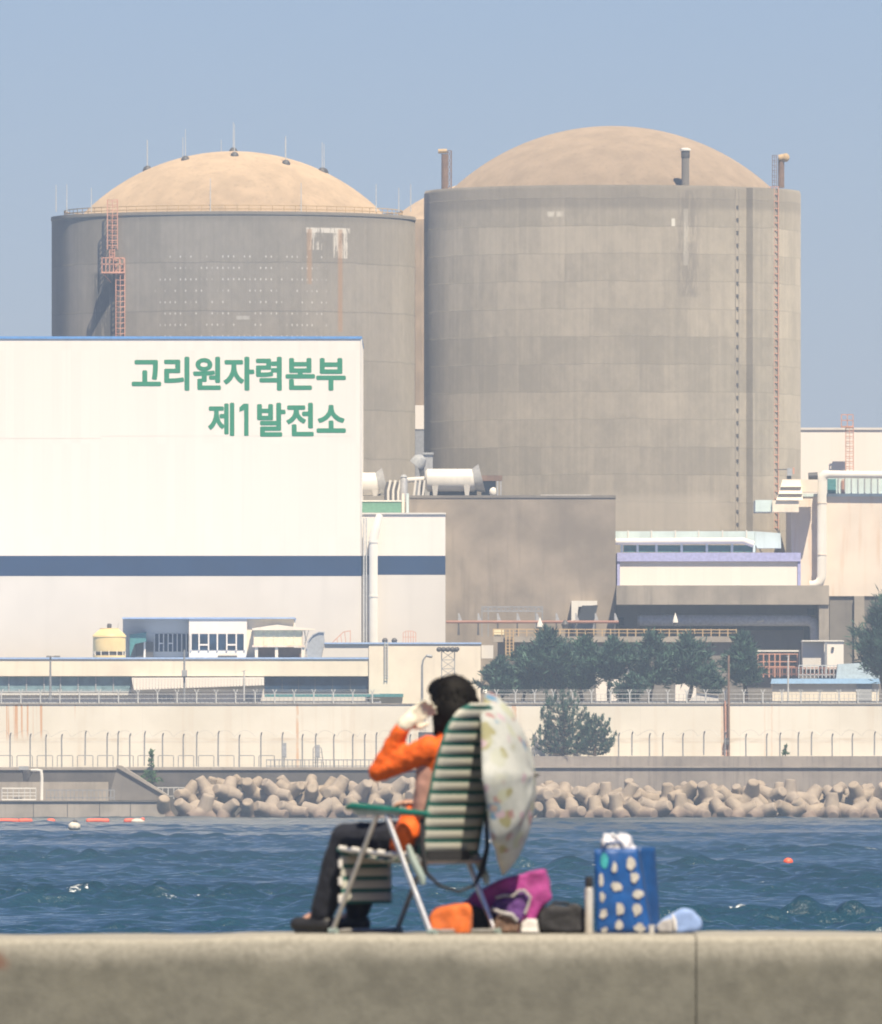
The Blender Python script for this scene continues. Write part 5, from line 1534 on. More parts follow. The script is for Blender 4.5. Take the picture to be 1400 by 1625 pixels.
slab(xj + .003, 30.0).build('block', M['parapet'], t)
MB().box(xj - .0025, xj + .0025, YA + .025, YBk - .05, ZT - 6.8, ZT - .02).build('joint_filler', M['dark_steel'], t)

# ------------------------------------------------------------------ CHAIR
Y0 = 76.2
X0 = wx(660, Y0)
FS, FC = .6, .8
def ch(s, w, z): return Vector((X0 - FC * s + FS * w, Y0 + FS * s + FC * w, ZT + z))
WD = .475
chair = thing('folding_chair', 'green and cream striped folding armchair with aluminium legs on the breakwater', 'chair', ch(.2, WD / 2, 0))

def panel(name, pf, hw, t0, t1, nt, mat, thick=.022, bulge=.007, parent=chair, wc=WD / 2, nw=10):
    """padded fabric panel; pf(t) -> (s, z) centre line, hw(t) half width"""
    V, Fc, UV = [], [], []
    for side in (0, 1):
        for i in range(nt + 1):
            tt = t0 + (t1 - t0) * i / nt
            s, z = pf(tt); s2, z2 = pf(tt + .001)
            d = Vector((s2 - s, 0, z2 - z)).normalized()
            nrm = Vector((-d.z, 0, d.x))           # towards the sitter's back
            b = bulge * abs(math.sin(math.pi * (tt / .0598 - .19)))
            for k in range(nw + 1):
                q = -1 + 2 * k / nw
                off = (thick / 2 + b) * (1 - .85 * abs(q) ** 6) * (1 if side == 0 else -1)
                V.append(ch(s + nrm.x * off, wc + q * hw(tt), z + nrm.z * off)); UV.append((q * hw(tt), tt))
    n = nw + 1; S = (nt + 1) * n
    for i in range(nt):
        for k in range(nw):
            a = i * n + k
            Fc.append((a, a + 1, a + n + 1, a + n)); Fc.append((S + a, S + a + n, S + a + n + 1, S + a + 1))
    for i in range(nt):
        a = i * n; Fc.append((a, a + n, S + a + n, S + a)); a += nw; Fc.append((a + n, a, S + a, S + a + n))
    for k in range(nw):
        Fc.append((k + 1, k, S + k, S + k + 1)); a = nt * n + k; Fc.append((a, a + 1, S + a + 1, S + a))
    off = OFF[parent]
    me = bpy.data.meshes.new(name)
    me.from_pydata([tuple(p - off) for p in V], [], Fc)
    ul = me.uv_layers.new(name='UVMap')
    for lp in me.loops: ul.data[lp.index].uv = UV[lp.vertex_index]
    me.polygons.foreach_set('use_smooth', [True] * len(me.polygons)); me.update()
    me.materials.append(mat)
    return put(name, me, parent)
def back_line(tt):                                  # tt metres up the back from its foot
    f = tt / .74
    return (-.015 - .155 * f - .03 * f * f, .385 + .725 * f)
def back_hw(tt):
    f = tt / .74
    if f < .66: return .238 - .012 * f
    q = (f - .66) / .34
    return .230 * max(.0, 1 - q ** 2.6) ** .5 * .72 + .230 * .28 if q < 1 else .064
panel('backrest', back_line, back_hw, 0, .745, 80, M['stripe'])
panel('seat', lambda tt: (.0 + tt, .372 + .035 * tt / .45 - .03 * math.sin(math.pi * tt / .46)), lambda tt: .232, 0, .455, 40, M['stripe'])
panel('leg_rest', lambda tt: (.462 - .03 * tt, .400 - tt), lambda tt: .205 - .02 * tt, .0, .255, 28, M['stripe'], wc=WD / 2 - .03)
AW = -.02
for w_, sh in ((0, 1), (WD, 1)):
    sgn = -1 if w_ == 0 else 1
    wo = w_ + sgn * .022
    MB().tube([ch(.215, wo, .585), ch(.49, wo, .012)], .0125, 12).build('leg', M['alu_dark'], chair)  # darker tube colour imitates the shade on these slanting legs
    MB().tube([ch(.165, wo, .585), ch(-.105, wo, .012)], .0135, 12).build('leg', M['alu'], chair)
    # armrest: rounded green plastic pad
    m = MB()
    pts, rs = [], []
    arm = blob('armrest', MB().tube([ch(.41, wo, .612), ch(.37, wo, .618), ch(.2, wo, .605), ch(0, wo, .588), ch(-.10, wo, .582)], [.012, .020, .020, .018, .012], 10).add([], []), M['green_plastic'], chair, .006, 3)
    MB().hexa([ch(.33, wo - .012, .575), ch(.10, wo - .012, .575), ch(.10, wo + .012, .575), ch(.33, wo + .012, .575), ch(.36, wo - .02, .603), ch(.06, wo - .02, .592), ch(.06, wo + .02, .592), ch(.36, wo + .02, .603)]).build('arm_bracket', M['hinge'], arm)
    m = MB()
    m.tube([ch(0.03, wo, .43), ch(.0, wo, .36), ch(-.055, wo, .27), ch(-.06, wo, .24)], [.012, .021, .019, .012], 12)
    m.build('hinge', M['hinge'], chair)
    # side rails of back and seat
    MB().tube([ch(*(back_line(.74 * k / 8)[0:1]), w_ + (-.0 if w_ == 0 else 0), back_line(.74 * k / 8)[1]) if k <= 5 else ch(back_line(.74 * k / 8)[0], WD / 2 + (-1 if w_ == 0 else 1) * back_hw(.74 * k / 8), back_line(.74 * k / 8)[1]) for k in range(9)], .006, 8).build('back_rail', M['green_plastic'], chair)
    MB().tube([ch(-.02, w_, .375), ch(.23, w_, .390), ch(.46, w_, .41)], .011, 8).build('seat_rail', M['alu'], chair)
    # wrapped fabric loops on the seat rail
    for k in range(6):
        s_ = .03 + k * .078
        MB().tube([ch(s_, w_, .377 + .035 * s_ / .46), ch(s_ + .042, w_, .380 + .035 * (s_ + .042) / .46)], .0135, 10).build('fabric_loop', M['white_cloth'], chair)
    for k in range(3):
        z_ = .36 - k * .085
        MB().tube([ch(.46, w_ + (.0 if w_ == 0 else -.09), z_), ch(.458, w_ + (0 if w_ == 0 else -.09), z_ - .04)], .0115, 10).build('fabric_loop', M['white_cloth'], chair)
MB().tube([ch(-.03, -.02, .355), ch(-.03, WD + .02, .355)], .016, 12).build('crossbar', M['alu_dark'], chair)
MB().tube([ch(.46, -.01, .41), ch(.46, WD + .01, .41)], .012, 12).build('front_bar', M['green_plastic'], chair)
MB().tube([ch(-.105, -.022, .014), ch(-.105, WD + .022, .014)], .011, 10).build('foot_bar', M['alu_dark'], chair)
MB().tube([ch(.49, -.022, .014), ch(.49, WD + .022, .014)], .011, 10).build('foot_bar', M['alu_dark'], chair)
for w_ in (-.022, WD + .022):
    for s_ in (.493, -.108): MB().tube([ch(s_ + .012, w_, .010), ch(s_ - .03, w_, .010)], .018, 10).build('foot_cap', M['hinge'], chair)
# black straps of the chair bag hanging on the back
m = MB()
m.tube([ch(-.045, -.012, .56), ch(-.05, -.014, .44), ch(-.06, .0, .30), ch(-.09, .07, .235), ch(-.11, .20, .205), ch(-.10, .34, .235), ch(-.085, .42, .30), ch(-.07, WD + .01, .42), ch(-.06, WD + .012, .60)], [.011, .014, .011, .008, .007, .008, .016, .012, .009], 8)
m.build('carry_strap', M['black_strap'], chair)
MB().hexa([ch(-.055, .03, .355), ch(-.055, .36, .355), ch(-.04, .36, .355), ch(-.04, .03, .355), ch(-.06, .03, .405), ch(-.06, .36, .405), ch(-.045, .36, .405), ch(-.045, .03, .405)]).build('lumbar_band', M['black_strap'], chair)

# ------------------------------------------------------------------ PERSON
P = thing('person', 'person in orange long sleeves and dark trousers reclining with one gloved hand at the brow', 'person', ch(.12, .24, .40))
hd_c = ch(.005, .275, 1.125)
body = MB()
pel, spi, che, nek = ch(.11, .24, .465), ch(.005, .24, .66), ch(-.02, .24, .84), ch(-.01, .255, .985)
LSh, LEl, LWr = ch(-.02, .07, .895), ch(.235, .015, .785), ch(.095, .03, 1.01)
RSh, REl, RWr = ch(-.02, .41, .895), ch(.10, .50, .69), ch(.235, .37, .635)
LHi, LKn, LAn, LTo = ch(.10, .15, .455), ch(.52, .12, .462), ch(.645, .10, .10), ch(.78, .075, .035)
RHi, RKn, RAn, RTo = ch(.10, .33, .455), ch(.52, .34, .462), ch(.60, .32, .10), ch(.73, .31, .035)
body.cap(pel, spi, .095, .062); body.cap(spi, che, .062, .070); body.cap(ch(-.02, .15, .86), ch(-.02, .33, .86), .070, .070)
body.cap(che, nek, .08, .055); body.cap(nek, ch(-.01, .265, 1.06), .052, .05)
body.ell(hd_c, (.076, .082, .112), Matrix.Rotation(R(-20), 3, 'Y'))
for S_, E_, W_ in ((LSh, LEl, LWr), (RSh, REl, RWr)):
    body.cap(S_, E_, .050, .040); body.cap(E_, W_, .038, .027)
for H_, K_, A_, T_ in ((LHi, LKn, LAn, LTo), (RHi, RKn, RAn, RTo)):
    body.cap(H_, K_, .080, .058); body.cap(K_, A_, .055, .035); body.cap(A_, T_, .035, .022)
# face: nose, brow, chin, ear, turned towards the sea
fwd = Vector((-FC, FS, 0)); wid = Vector((FS, FC, 0))
body.cap(hd_c + fwd * .085 + Vector((0, 0, .01)), hd_c + fwd * .105 + Vector((0, 0, -.02)), .012, .016)
body.ell(hd_c + fwd * .062 + Vector((0, 0, -.075)), (.035, .035, .035))
body.ell(hd_c + fwd * .075 + Vector((0, 0, -.045)), (.03, .03, .014))
for sg in (-1, 1): body.ell(hd_c + wid * .080 * sg + Vector((0, 0, -.01)), (.014, .02, .03))
# right hand: palm, four bent fingers and thumb, closed over the arm
def hand(m, wrist, dirn, up, side, curl, sc=1.0):
    dirn = dirn.normalized(); up = (up - dirn * up.dot(dirn)).normalized(); side = (side - dirn * side.dot(dirn) - up * side.dot(up)).normalized()
    pc = wrist + dirn * .045 * sc
    for k in range(4):
        m.cap(wrist + dirn * .015 * sc + side * (-.018 + .012 * k) * sc, wrist + dirn * .085 * sc + side * (-.030 + .020 * k) * sc, .016 * sc, .0125 * sc, 8)
    for k, L in enumerate((.066, .075, .070, .055)):
        b = wrist + dirn * .088 * sc + side * (-.030 + .020 * k) * sc
        d1 = (dirn * math.cos(curl * .5) - up * math.sin(curl * .5)); d2 = (dirn * math.cos(curl * 1.3) - up * math.sin(curl * 1.3)); d3 = (dirn * math.cos(curl * 2.0) - up * math.sin(curl * 2.0))
        sp = side * (-.004 + .003 * k) * sc
        p1 = b + d1 * L * .45 * sc + sp; p2 = p1 + d2 * L * .32 * sc; p3 = p2 + d3 * L * .25 * sc
        m.cap(b, p1, .0095 * sc, .009 * sc, 8); m.cap(p1, p2, .009 * sc, .0082 * sc, 8); m.cap(p2, p3, .0082 * sc, .0072 * sc, 8)
    tb = wrist + dirn * .03 * sc - side * .03 * sc
    t1 = tb + (dirn * .7 - side * .6 - up * .2) * .04 * sc; t2 = t1 + (dirn * .95 - side * .1 - up * .3) * .032 * sc
    m.cap(tb, t1, .014 * sc, .011 * sc, 8); m.cap(t1, t2, .011 * sc, .009 * sc, 8)
hand(body, RWr, fwd * .9 - wid * .4 + Vector((0, 0, .02)), Vector((0, 0, 1)), wid * 1.0 + fwd * .3, .45)
bodyo = blob('body', body, M['skin'], P, .0065, 4)
# eyes, brows, mouth
for sg in (-1, 1):
    MB().ell(hd_c + fwd * .083 + wid * .03 * sg + Vector((0, 0, .018)), (.011, .011, .008)).build('eye', M['shoe'], P)
# clothing
m = MB()
m.cap(ch(.12, .24, .46), spi, .115, .078); m.cap(ch(.0, .14, .66), ch(-.02, .13, .84), .066, .078); m.cap(ch(.0, .34, .66), ch(-.02, .35, .84), .066, .078); m.cap(spi, che, .07, .085); m.cap(ch(-.02, .12, .86), ch(-.02, .36, .86), .084, .084); m.cap(che, ch(-.01, .25, .95), .085, .07)
m.cap(ch(.13, .10, .46), ch(.09, .12, .56), .08, .075); m.cap(ch(.13, .36, .46), ch(.09, .36, .56), .08, .075)
m.cap(ch(.14, .07, .44), ch(.09, .06, .50), .06, .06)
for S_, E_, W_ in ((LSh, LEl, LWr), (RSh, REl, RWr)):
    m.cap(S_, S_.lerp(E_, .5), .070, .060); m.cap(S_.lerp(E_, .5), E_, .060, .052)
    m.cap(E_, E_.lerp(W_, .6), .051, .043); m.cap(E_.lerp(W_, .6), E_.lerp(W_, .93), .047, .043)
blob('shirt', m, M['orange_shirt'], P, .010, 4, lump=.0065, lump_s=20)
m = MB()
m.cap(ch(.03, .115, .60), ch(.0, .105, .79), .066, .066); m.cap(ch(.03, .36, .60), ch(.0, .375, .79), .066, .066); m.cap(ch(.035, .24, .60), ch(.005, .24, .79), .07, .07)
blob('vest', m, M['vest'], P, .010, 4, lump=.004, lump_s=14)
m = MB()
for H_, K_, A_, T_ in ((LHi, LKn, LAn, LTo), (RHi, RKn, RAn, RTo)):
    m.cap(H_, H_.lerp(K_, .6), .098, .086); m.cap(H_.lerp(K_, .6), K_, .086, .076); m.cap(K_, K_.lerp(A_, .4), .074, .076); m.cap(K_.lerp(A_, .4), K_.lerp(A_, .96), .076, .064)
m.cap(ch(.10, .16, .45), ch(.10, .32, .45), .10, .10)
blob('trousers', m, M['navy'], P, .010, 4, lump=.005, lump_s=14)
for A_, T_ in ((LAn, LTo), (RAn, RTo)):
    m = MB(); hl = A_ + Vector((FC * .03, -FS * .03, -.055))
    m.cap(hl, T_ + Vector((0, 0, .008)), .045, .036); m.cap(A_ + Vector((0, 0, -.005)), hl.lerp(T_, .45), .045, .04)
    so = blob('shoe', m, M['shoe'], P, .007, 3)
    MB().tube([hl + Vector((0, 0, -.038)), T_ + Vector((0, 0, -.024))], [.03, .026], 10).build('sole', M['black_cap'], so)
# gloved left hand at the brow
m = MB()
gd = (ch(.035, .13, 1.10) - LWr)
m.cap(LWr - gd.normalized() * .0, LWr + gd.normalized() * .03, .040, .042)
hand(m, LWr, gd, fwd * 1.0 - Vector((0, 0, .2)), Vector((0, 0, 1)) * .5 + wid * .6, .55, 1.15)
blob('glove', m, M['glove'], P, .007, 2, lump=.003, lump_s=30)
# hair: bob with loose strands
m = MB()
rh = Matrix.Rotation(R(-18), 3, 'Y')
m.ell(hd_c - fwd * .030 + Vector((0, 0, .018)), (.112, .112, .118), rh)
m.ell(hd_c - fwd * .055 - wid * .03 + Vector((0, 0, -.05)), (.092, .095, .105), rh)
m.ell(hd_c + fwd * .050 + Vector((0, 0, .070)), (.07, .09, .05), rh)
m.cap(hd_c - fwd * .01 - wid * .075 + Vector((0, 0, -.02)), hd_c + fwd * .02 - wid * .07 + Vector((0, 0, -.15)), .05, .022)
m.cap(hd_c - fwd * .01 + wid * .075 + Vector((0, 0, -.02)), hd_c + fwd * .02 + wid * .07 + Vector((0, 0, -.13)), .045, .02)
m.ell(hd_c - fwd * .02 - wid * .03 + Vector((0, 0, -.10)), (.075, .085, .085), rh)
hairo = blob('hair', m, M['hair'], P, .009, 5, lump=.002, lump_s=18)
m = MB(); rr = random.Random(5)
for k in range(420):
    d = Vector((rr.gauss(0, 1), rr.gauss(0, 1), rr.gauss(.25, .8))).normalized()
    if d.dot(fwd) > .62 and d.z < .45: continue
    st = hd_c - fwd * .034 + Vector((0, 0, .012)) + Vector((d.x * .104, d.y * .104, d.z * .112))
    fl = (Vector((0, 0, -1.3)) + d * .28 - fwd * rr.uniform(-.35, .35) + Vector((rr.gauss(0, .3), rr.gauss(0, .3), rr.gauss(0, .3))))
    if d.z > .55: fl = d * .10 + fwd * rr.uniform(.2, 1.0) + Vector((rr.gauss(0, .3), rr.gauss(0, .3), rr.uniform(-.35, .02)))
    fl.normalize(); L = rr.uniform(.02, .055)
    m.tube([st, st + fl * L * .5 + d * .006, st + fl * L], [.006, .0045, .0008], 4)
m.build('hair_strand', M['hair'], hairo)

# ------------------------------------------------------------------ UMBRELLA
Yu = 76.52
ax = Vector((.985, -.13, .09)).normalized()
uc = at(784, 1236, Yu)
ver = (Vector((0, 0, 1)) - ax * ax.z).normalized(); hor = ax.cross(ver)
U = thing('umbrella', 'pale floral umbrella opened on its side behind the striped chair back', 'umbrella', uc)
NR, RAD, DEP = 8, .430, .200
V, Fc = [], []
NA, NP = 8, 14
for i in range(NP + 1):
    rho = i / NP
    for k in range(NR * NA):
        ph = 2 * math.pi * k / (NR * NA)
        g_ = (k % NA) / NA; sag = math.sin(math.pi * g_)
        r_ = RAD * math.sin(rho * 1.32) / math.sin(1.32) * (1 - .09 * sag * rho ** 1.6)
        h_ = DEP * (math.cos(rho * 1.32) - math.cos(1.32)) / (1 - math.cos(1.32)) * (1 - .06 * sag * math.sin(math.pi * rho))
        a = ph
        stretch = 1.0 + (.10 if math.sin(a + 0) < -.9 else 0) * rho
        V.append(uc + ver * math.sin(a) * r_ * stretch + hor * math.cos(a) * r_ + ax * (h_ + .006 * mnoise.noise(Vector((a * 2, rho * 5, 1)))))
n = NR * NA
for i in range(NP):
    for k in range(n):
        k2 = (k + 1) % n; Fc.append((i * n + k, i * n + k2, (i + 1) * n + k2, (i + 1) * n + k))
m = MB(); m.add(V, Fc, True)
can = m.build('canopy', M['floral'], U)
so_ = can.modifiers.new('thick', 'SOLIDIFY'); so_.thickness = .0015
for k in range(NR):
    a = 2 * math.pi * k / NR; pts = []
    for i in range(2, NP + 1, 2):
        rho = i / NP; r_ = RAD * math.sin(rho * 1.32) / math.sin(1.32); h_ = DEP * (math.cos(rho * 1.32) - math.cos(1.32)) / (1 - math.cos(1.32))
        pts.append(uc + ver * math.sin(a) * r_ + hor * math.cos(a) * r_ + ax * (h_ - .008))
    MB().tube(pts, .0022, 6).build('rib', M['alu'], U)
MB().tube([uc + ax * .02, uc + ax * (DEP + .012)], .005, 8).build('shaft', M['alu'], U)
MB().tube([uc + ax * (DEP - .005), uc + ax * (DEP + .022)], [.012, .006], 10).build('ferrule', M['black_cap'], U)

# ------------------------------------------------------------------ BELONGINGS on the wall
def cushion(name, poly, Y, d, mat, parent, voxel=.012, smooth=8, lump=.008, lump_s=9, label=None):
    return blob(name, MB().prism(poly, Y, d), mat, parent, voxel, smooth, label, None, lump, lump_s)
Yi = 76.68
gy = HZ + (CZ - ZT) * F / Yi
J = thing('jacket', 'rumpled magenta jacket with purple panel heaped behind the chair', 'jacket', at(805, gy, Yi + .1))
cushion('jacket_body', [(736, gy), (733, 1436), (752, 1417), (790, 1398), (830, 1386), (866, 1379), (872, 1400), (878, 1428), (862, 1440), (852, 1462), (848, gy)], Yi, .26, M['magenta'], J, .011, 7, .012, 8)
cushion('purple_panel', [(776, 1452), (786, 1430), (816, 1420), (834, 1414), (842, 1424), (836, 1442), (828, 1462), (806, 1468), (782, 1464)], Yi - .035, .08, M['purple'], J, .008, 5, .008, 14)
MB().tube([at(787, 1425, Yi - .045), at(800, 1421, Yi - .05), at(815, 1422, Yi - .05), at(823, 1414, Yi - .05), at(832, 1413, Yi - .05), at(842, 1424, Yi - .05), at(838, 1438, Yi - .045), at(833, 1450, Yi - .045)], .007, 8).build('piping', M['grey_trim'], J)
O = thing('orange_bag', 'limp orange bag lying beside the chair foot', 'bag', at(714, gy, Yi))
go = HZ + (CZ - ZT) * F / 76.26
cushion('bag_body', [(680, go), (681, 1456), (690, 1442), (715, 1437), (742, 1434), (750, 1440), (748, go)], 76.26, .34, M['orange_bag'], O, .011, 7, .010, 9)
cushion('end_panel', [(738, gy), (740, 1448), (750, 1436), (768, 1442), (788, 1450), (790, gy)], Yi - .06, .20, M['black_bag'], O, .010, 5, .006, 10)
MB().tube([at(738, gy - 2, Yi - .07), at(740, 1446, Yi - .07), at(750, 1434, Yi - .07)], .008, 8).build('purple_piping', M['purple'], O)
MB().tube([at(742, gy - 3, Yi - .075), at(788, gy - 4, Yi - .075)], .010, 8).build('purple_hem', M['purple'], O)
B = thing('brown_pouch', 'crumpled brown pouch with grey strap at the rear chair foot', 'pouch', at(803, gy, Yi - .05))
cushion('pouch_body', [(784, gy), (786, 1458), (800, 1450), (816, 1456), (824, 1468), (822, gy)], Yi - .16, .16, M['brown_cloth'], B, .008, 5, .007, 14)
MB().tube([at(780, 1442, Yi - .15), at(796, 1449, Yi - .17), at(812, 1452, Yi - .17), at(821, 1462, Yi - .16)], [.008, .011, .012, .010], 8).build('strap', M['grey_trim'], B)
C_ = thing('folded_cloth', 'small folded white cloth tucked between the jacket and black bag', 'cloth', at(840, gy, Yi - .1))
cushion('cloth_body', [(826, gy), (828, 1464), (838, 1458), (853, 1459), (855, gy)], Yi - .12, .14, M['white_cloth'], C_, .008, 5, .005, 14)
cushion('folded_edge', [(825, gy), (827, gy - 7), (855, gy - 6), (856, gy)], Yi - .14, .16, M['white_cloth'], C_, .006, 3, .002, 14)
K = thing('black_bag', 'slumped black bag between the magenta jacket and the flask', 'bag', at(890, gy, Yi))
cushion('bag_body', [(854, gy), (856, 1450), (868, 1438), (884, 1436), (896, 1440), (912, 1434), (926, 1440), (932, gy)], Yi - .04, .24, M['black_bag'], K, .011, 7, .010, 10)
MB().tube([at(872, 1440, Yi + .05), at(880, 1428 + 4, Yi + .05), at(900, 1431 + 3, Yi + .05), at(912, 1440, Yi + .05)], .008, 8).build('handle', M['black_strap'], K)
Yf2 = Yi - .08
fl = thing('vacuum_flask', 'slim steel flask with black cap beside the blue shopping bag', 'flask', at(935, gy, Yf2))
c = at(935, HZ + (CZ - ZT) * F / Yf2, Yf2); k_ = u(1, Yf2)
MB().lathe(c, [(6.2 * k_, 0), (6.8 * k_, 2 * k_), (6.8 * k_, 66 * k_), (5.8 * k_, 72 * k_), (5.4 * k_, 73 * k_)], 20).build('flask_body', M['flask'], fl)
MB().lathe(c + Vector((0, 0, 73 * k_)), [(5.6 * k_, 0), (6.2 * k_, 3 * k_), (6.2 * k_, 14 * k_), (5.4 * k_, 17 * k_), (0, 17.5 * k_)], 20).build('flask_cap', M['black_cap'], fl)

# blue shopping bag
S = thing('shopping_bag', 'tall blue woven shopping bag with white blossom print', 'shopping bag', at(995, gy, Yi))
Y1 = Yi - .10; g1 = HZ + (CZ - ZT) * F / Y1
dy = .16
def bp(px, py, yy): return at(px, py, yy)
fb = [bp(946, g1, Y1 + .03), bp(1033, g1, Y1), bp(1049, HZ + (CZ - ZT) * F / (Y1 + dy), Y1 + dy), bp(960, HZ + (CZ - ZT) * F / (Y1 + dy), Y1 + dy + .03)]
ft = [bp(943, 1348, Y1 + .03), bp(1010, 1346, Y1 + .01), bp(1040, 1344, Y1 + dy), bp(962, 1346, Y1 + dy + .03)]
def grid_face(m, a, b, c, d, nu=14, nv=18, puff=.012, seed=0, nrm=Vector((0, -1, 0))):
    vs = []
    for j in range(nv + 1):
        for i in range(nu + 1):
            x, y = i / nu, j / nv
            p = a.lerp(b, x).lerp(d.lerp(c, x), y)
            e = (4 * x * (1 - x)) ** .5
            p = p + nrm * (puff * e * math.sin(math.pi * min(1, y * 1.0 + .0)) ** .5 + .007 * e * mnoise.noise(Vector((x * 5, y * 4, seed))))
            vs.append(p)
    fs = [(j * (nu + 1) + i, j * (nu + 1) + i + 1, (j + 1) * (nu + 1) + i + 1, (j + 1) * (nu + 1) + i) for j in range(nv) for i in range(nu)]
    m.add(vs, fs, True)
m = MB(); grid_face(m, fb[0], fb[1], ft[1], ft[0], seed=1); fr_ = m.build('front_panel', M['blue_bag'], S)
so_ = fr_.modifiers.new('thick', 'SOLIDIFY'); so_.thickness = .003
m = MB()
mb_, mt_ = fb[1].lerp(fb[2], .5) + Vector((-.012, .0, 0)), ft[1].lerp(ft[2], .45) + Vector((-.03, 0, 0))
grid_face(m, fb[1], mb_, mt_, ft[1], 6, 18, .0, 2); grid_face(m, mb_, fb[2], ft[2], mt_, 6, 18, .0, 3)
grid_face(m, fb[3], fb[0], ft[0], ft[3], 8, 18, .0, 4, Vector((-1, 0, 0))); grid_face(m, fb[2], fb[3], ft[3], ft[2], 10, 18, .006, 5, Vector((0, 1, 0)))
sd_ = m.build('gusset', M['blue_side'], S)
so_ = sd_.modifiers.new('thick', 'SOLIDIFY'); so_.thickness = .003
MB().add([fb[0] + Vector((0, 0, .004)), fb[1] + Vector((0, 0, .004)), fb[2] + Vector((0, 0, .004)), fb[3] + Vector((0, 0, .004))] + [q + Vector((0, 0, .010)) for q in fb], [(3, 2, 1, 0), (4, 5, 6, 7), (0, 1, 5, 4), (1, 2, 6, 5), (2, 3, 7, 6), (3, 0, 4, 7)]).build('base', M['blue_side'], S)
m = MB(); rr = random.Random(3)
spots = [(370, 510, 34, 62), (540, 470, 50, 72), (580, 620, 50, 58), (395, 710, 60, 56), (615, 795, 62, 52), (228, 645, 26, 66), (240, 825, 32, 55), (255, 1000, 46, 58), (425, 940, 46, 74), (612, 960, 50, 76), (420, 1118, 46, 56), (632, 1150, 66, 54), (262, 1172, 34, 34)]
def spot(m, cx, cy, rx, ry):
    px, py = 920 + cx / 6.667, 1300 + cy / 6.667
    rx /= 6.667; ry /= 6.667
    vs, fs = [], []
    n = 20
    f0 = [rr.uniform(.72, 1.15) for _ in range(10)]
    for lay in (0, 1):
        for k in range(n):
            a = 6.283 * k / n; q = f0[(k // 2) % 10]
            x, y = px + math.cos(a) * rx * q * .95, min(g1 - 1.0, py + math.sin(a) * ry * q * .95)
            fx = max(0, min(1, (x - 945) / 80)); fy = max(0, min(1, (g1 - y) / (g1 - 1347)))
            wxn = max(.0, 4 * fx * (1 - fx)) ** .5
            pf = .012 * wxn * math.sin(math.pi * fy) ** .5
            vs.append(at(x, y, Y1 + .03 * (1 - fx) - pf - .0035 - (.0015 if lay else 0)))
    fs = [tuple(reversed(range(n, 2 * n)))] + [(k, (k + 1) % n, n + (k + 1) % n, n + k) for k in range(n)]
    m.add(vs, fs)
for s_ in spots:
    m = MB(); spot(m, *s_); m.build('print', M['bag_print'], fr_)
m = MB(); spot(m, 262, 440, 50, 90); m.build('print', M['teal_print'], fr_, label='teal print patch')
for pts in (((958, 1350), (962, 1338), (985, 1337), (990, 1350)),):
    MB().tube([at(*p, Y1 + .02) for p in pts], .006, 8).build('handle', M['blue_side'], S)
PB = thing('plastic_wrap', 'crumpled white plastic film poking out of the blue shopping bag', 'plastic bag', at(980, 1350, Yi))
m = MB()
m.ell(at(966, 1340, Yi - .03), (.040, .05, .055)); m.ell(at(990, 1340, Yi - .02), (.050, .05, .060)); m.cap(at(958, 1352, Yi - .02), at(961, 1327, Yi - .02), .03, .018); m.cap(at(996, 1352, Yi - .02), at(988, 1327, Yi - .02), .045, .022); m.cap(at(978, 1356, Yi - .02), at(1002, 1350, Yi - .02), .04, .03)
blob('crumpled_film', m, M['plastic_film'], PB, .007, 3, lump=.010, lump_s=24)
m = MB(); m.tube([at(966, 1330, Yi - .06), at(972, 1324, Yi - .05), at(981, 1330, Yi - .06)], [.004, .010, .004], 6)
m.build('film_twist', M['plastic_film'], PB)
D = thing('white_cup', 'small white cup at the foot of the blue shopping bag', 'cup', at(1035, g1, Y1 - .03))
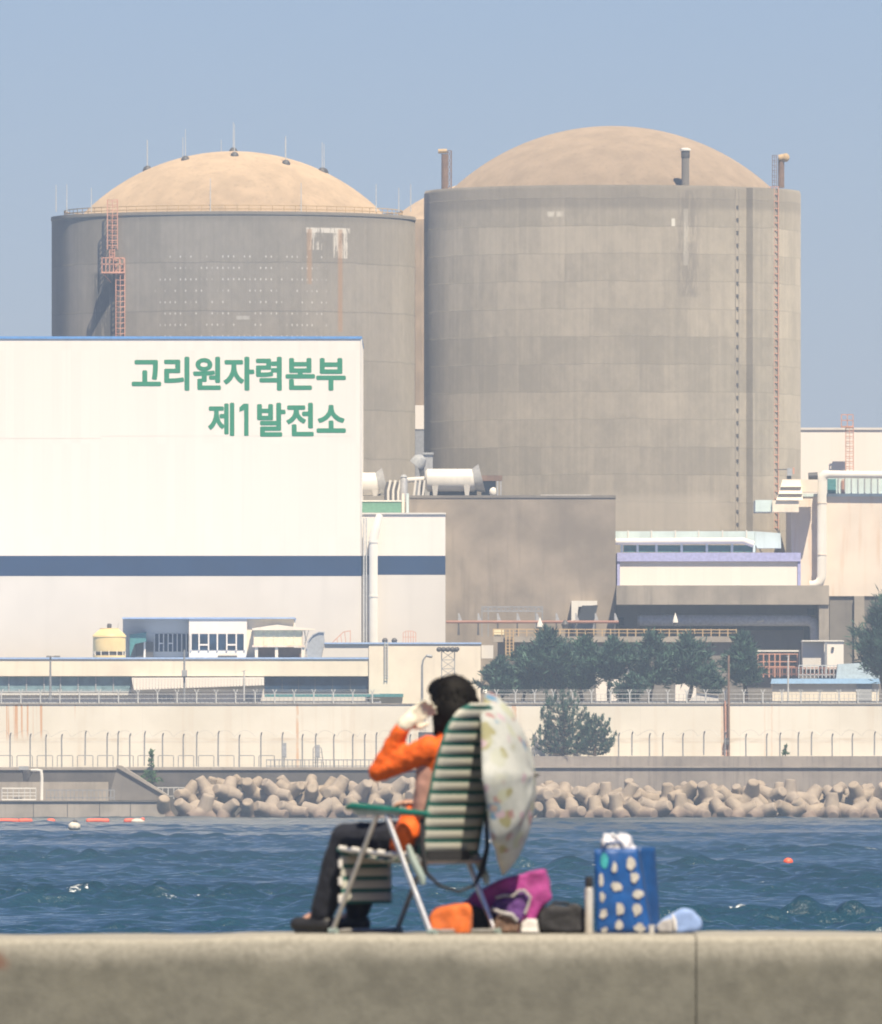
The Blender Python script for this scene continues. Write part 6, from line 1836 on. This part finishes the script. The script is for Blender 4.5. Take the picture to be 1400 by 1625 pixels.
MB().lathe(at(1034, HZ + (CZ - ZT) * F / (Y1 - .05), Y1 - .05), [(4.0 * k_, 0), (5.6 * k_, 12 * k_), (5.2 * k_, 12 * k_), (3.6 * k_, 1 * k_), (0, 1 * k_)], 18).build('cup_body', M['white_cloth'], D)
MB().lathe(at(1034, HZ + (CZ - ZT) * F / (Y1 - .05), Y1 - .05) + Vector((0, 0, 12 * k_)), [(5.4 * k_, 0), (5.9 * k_, .4 * k_), (5.9 * k_, 1.2 * k_), (5.3 * k_, 1.4 * k_)], 18).build('rim', M['white_cloth'], D)
H = thing('cloth_tub', 'tipped pale blue cloth tub with white band at the end of the belongings', 'bag', at(1080, gy, Yi - .15))
Yh2 = Yi - .25; g2 = HZ + (CZ - ZT) * F / Yh2
cushion('tub_body', [(1041, 1470), (1054, 1458), (1083, 1441), (1100, 1444), (1113, 1458), (1117, 1470), (1106, 1480), (1082, g2), (1048, g2), (1043, 1480)], Yh2, .20, M['blue_tub'], H, .010, 7, .004, 9)
MB().tube([at(1068, 1452, Yh2 + .012), at(1071, 1462, Yh2 - .006), at(1072, 1475, Yh2 - .006), at(1071, g2 - 2, Yh2 + .01)], [.006, .009, .009, .006], 8).build('band', M['white_cloth'], H)
cushion('open_end', [(1041, 1471), (1052, 1461), (1066, 1456), (1070, 1470), (1068, g2 - 2), (1046, g2 - 1)], Yh2 - .008, .05, M['grey_trim'], H, .007, 5, .002, 9)

# ------------------------------------------------------------------ HAZE
hm = bpy.data.materials.new('sea_haze'); hm.use_nodes = True
nt = hm.node_tree; nt.nodes.clear()
ho = nt.nodes.new('ShaderNodeOutputMaterial'); pv = nt.nodes.new('ShaderNodeVolumePrincipled')
pv.inputs['Color'].default_value = (*HAZE_COLOR, 1); pv.inputs['Density'].default_value = HAZE_DENSITY; pv.inputs['Anisotropy'].default_value = 0.1
nt.links.new(pv.outputs[0], ho.inputs['Volume'])
hz = MB().box(-2450, 2450, -60, 4100, -8.0, 96.0).build('haze', hm, None, (0, 0, 0)); hz['kind'] = 'stuff'
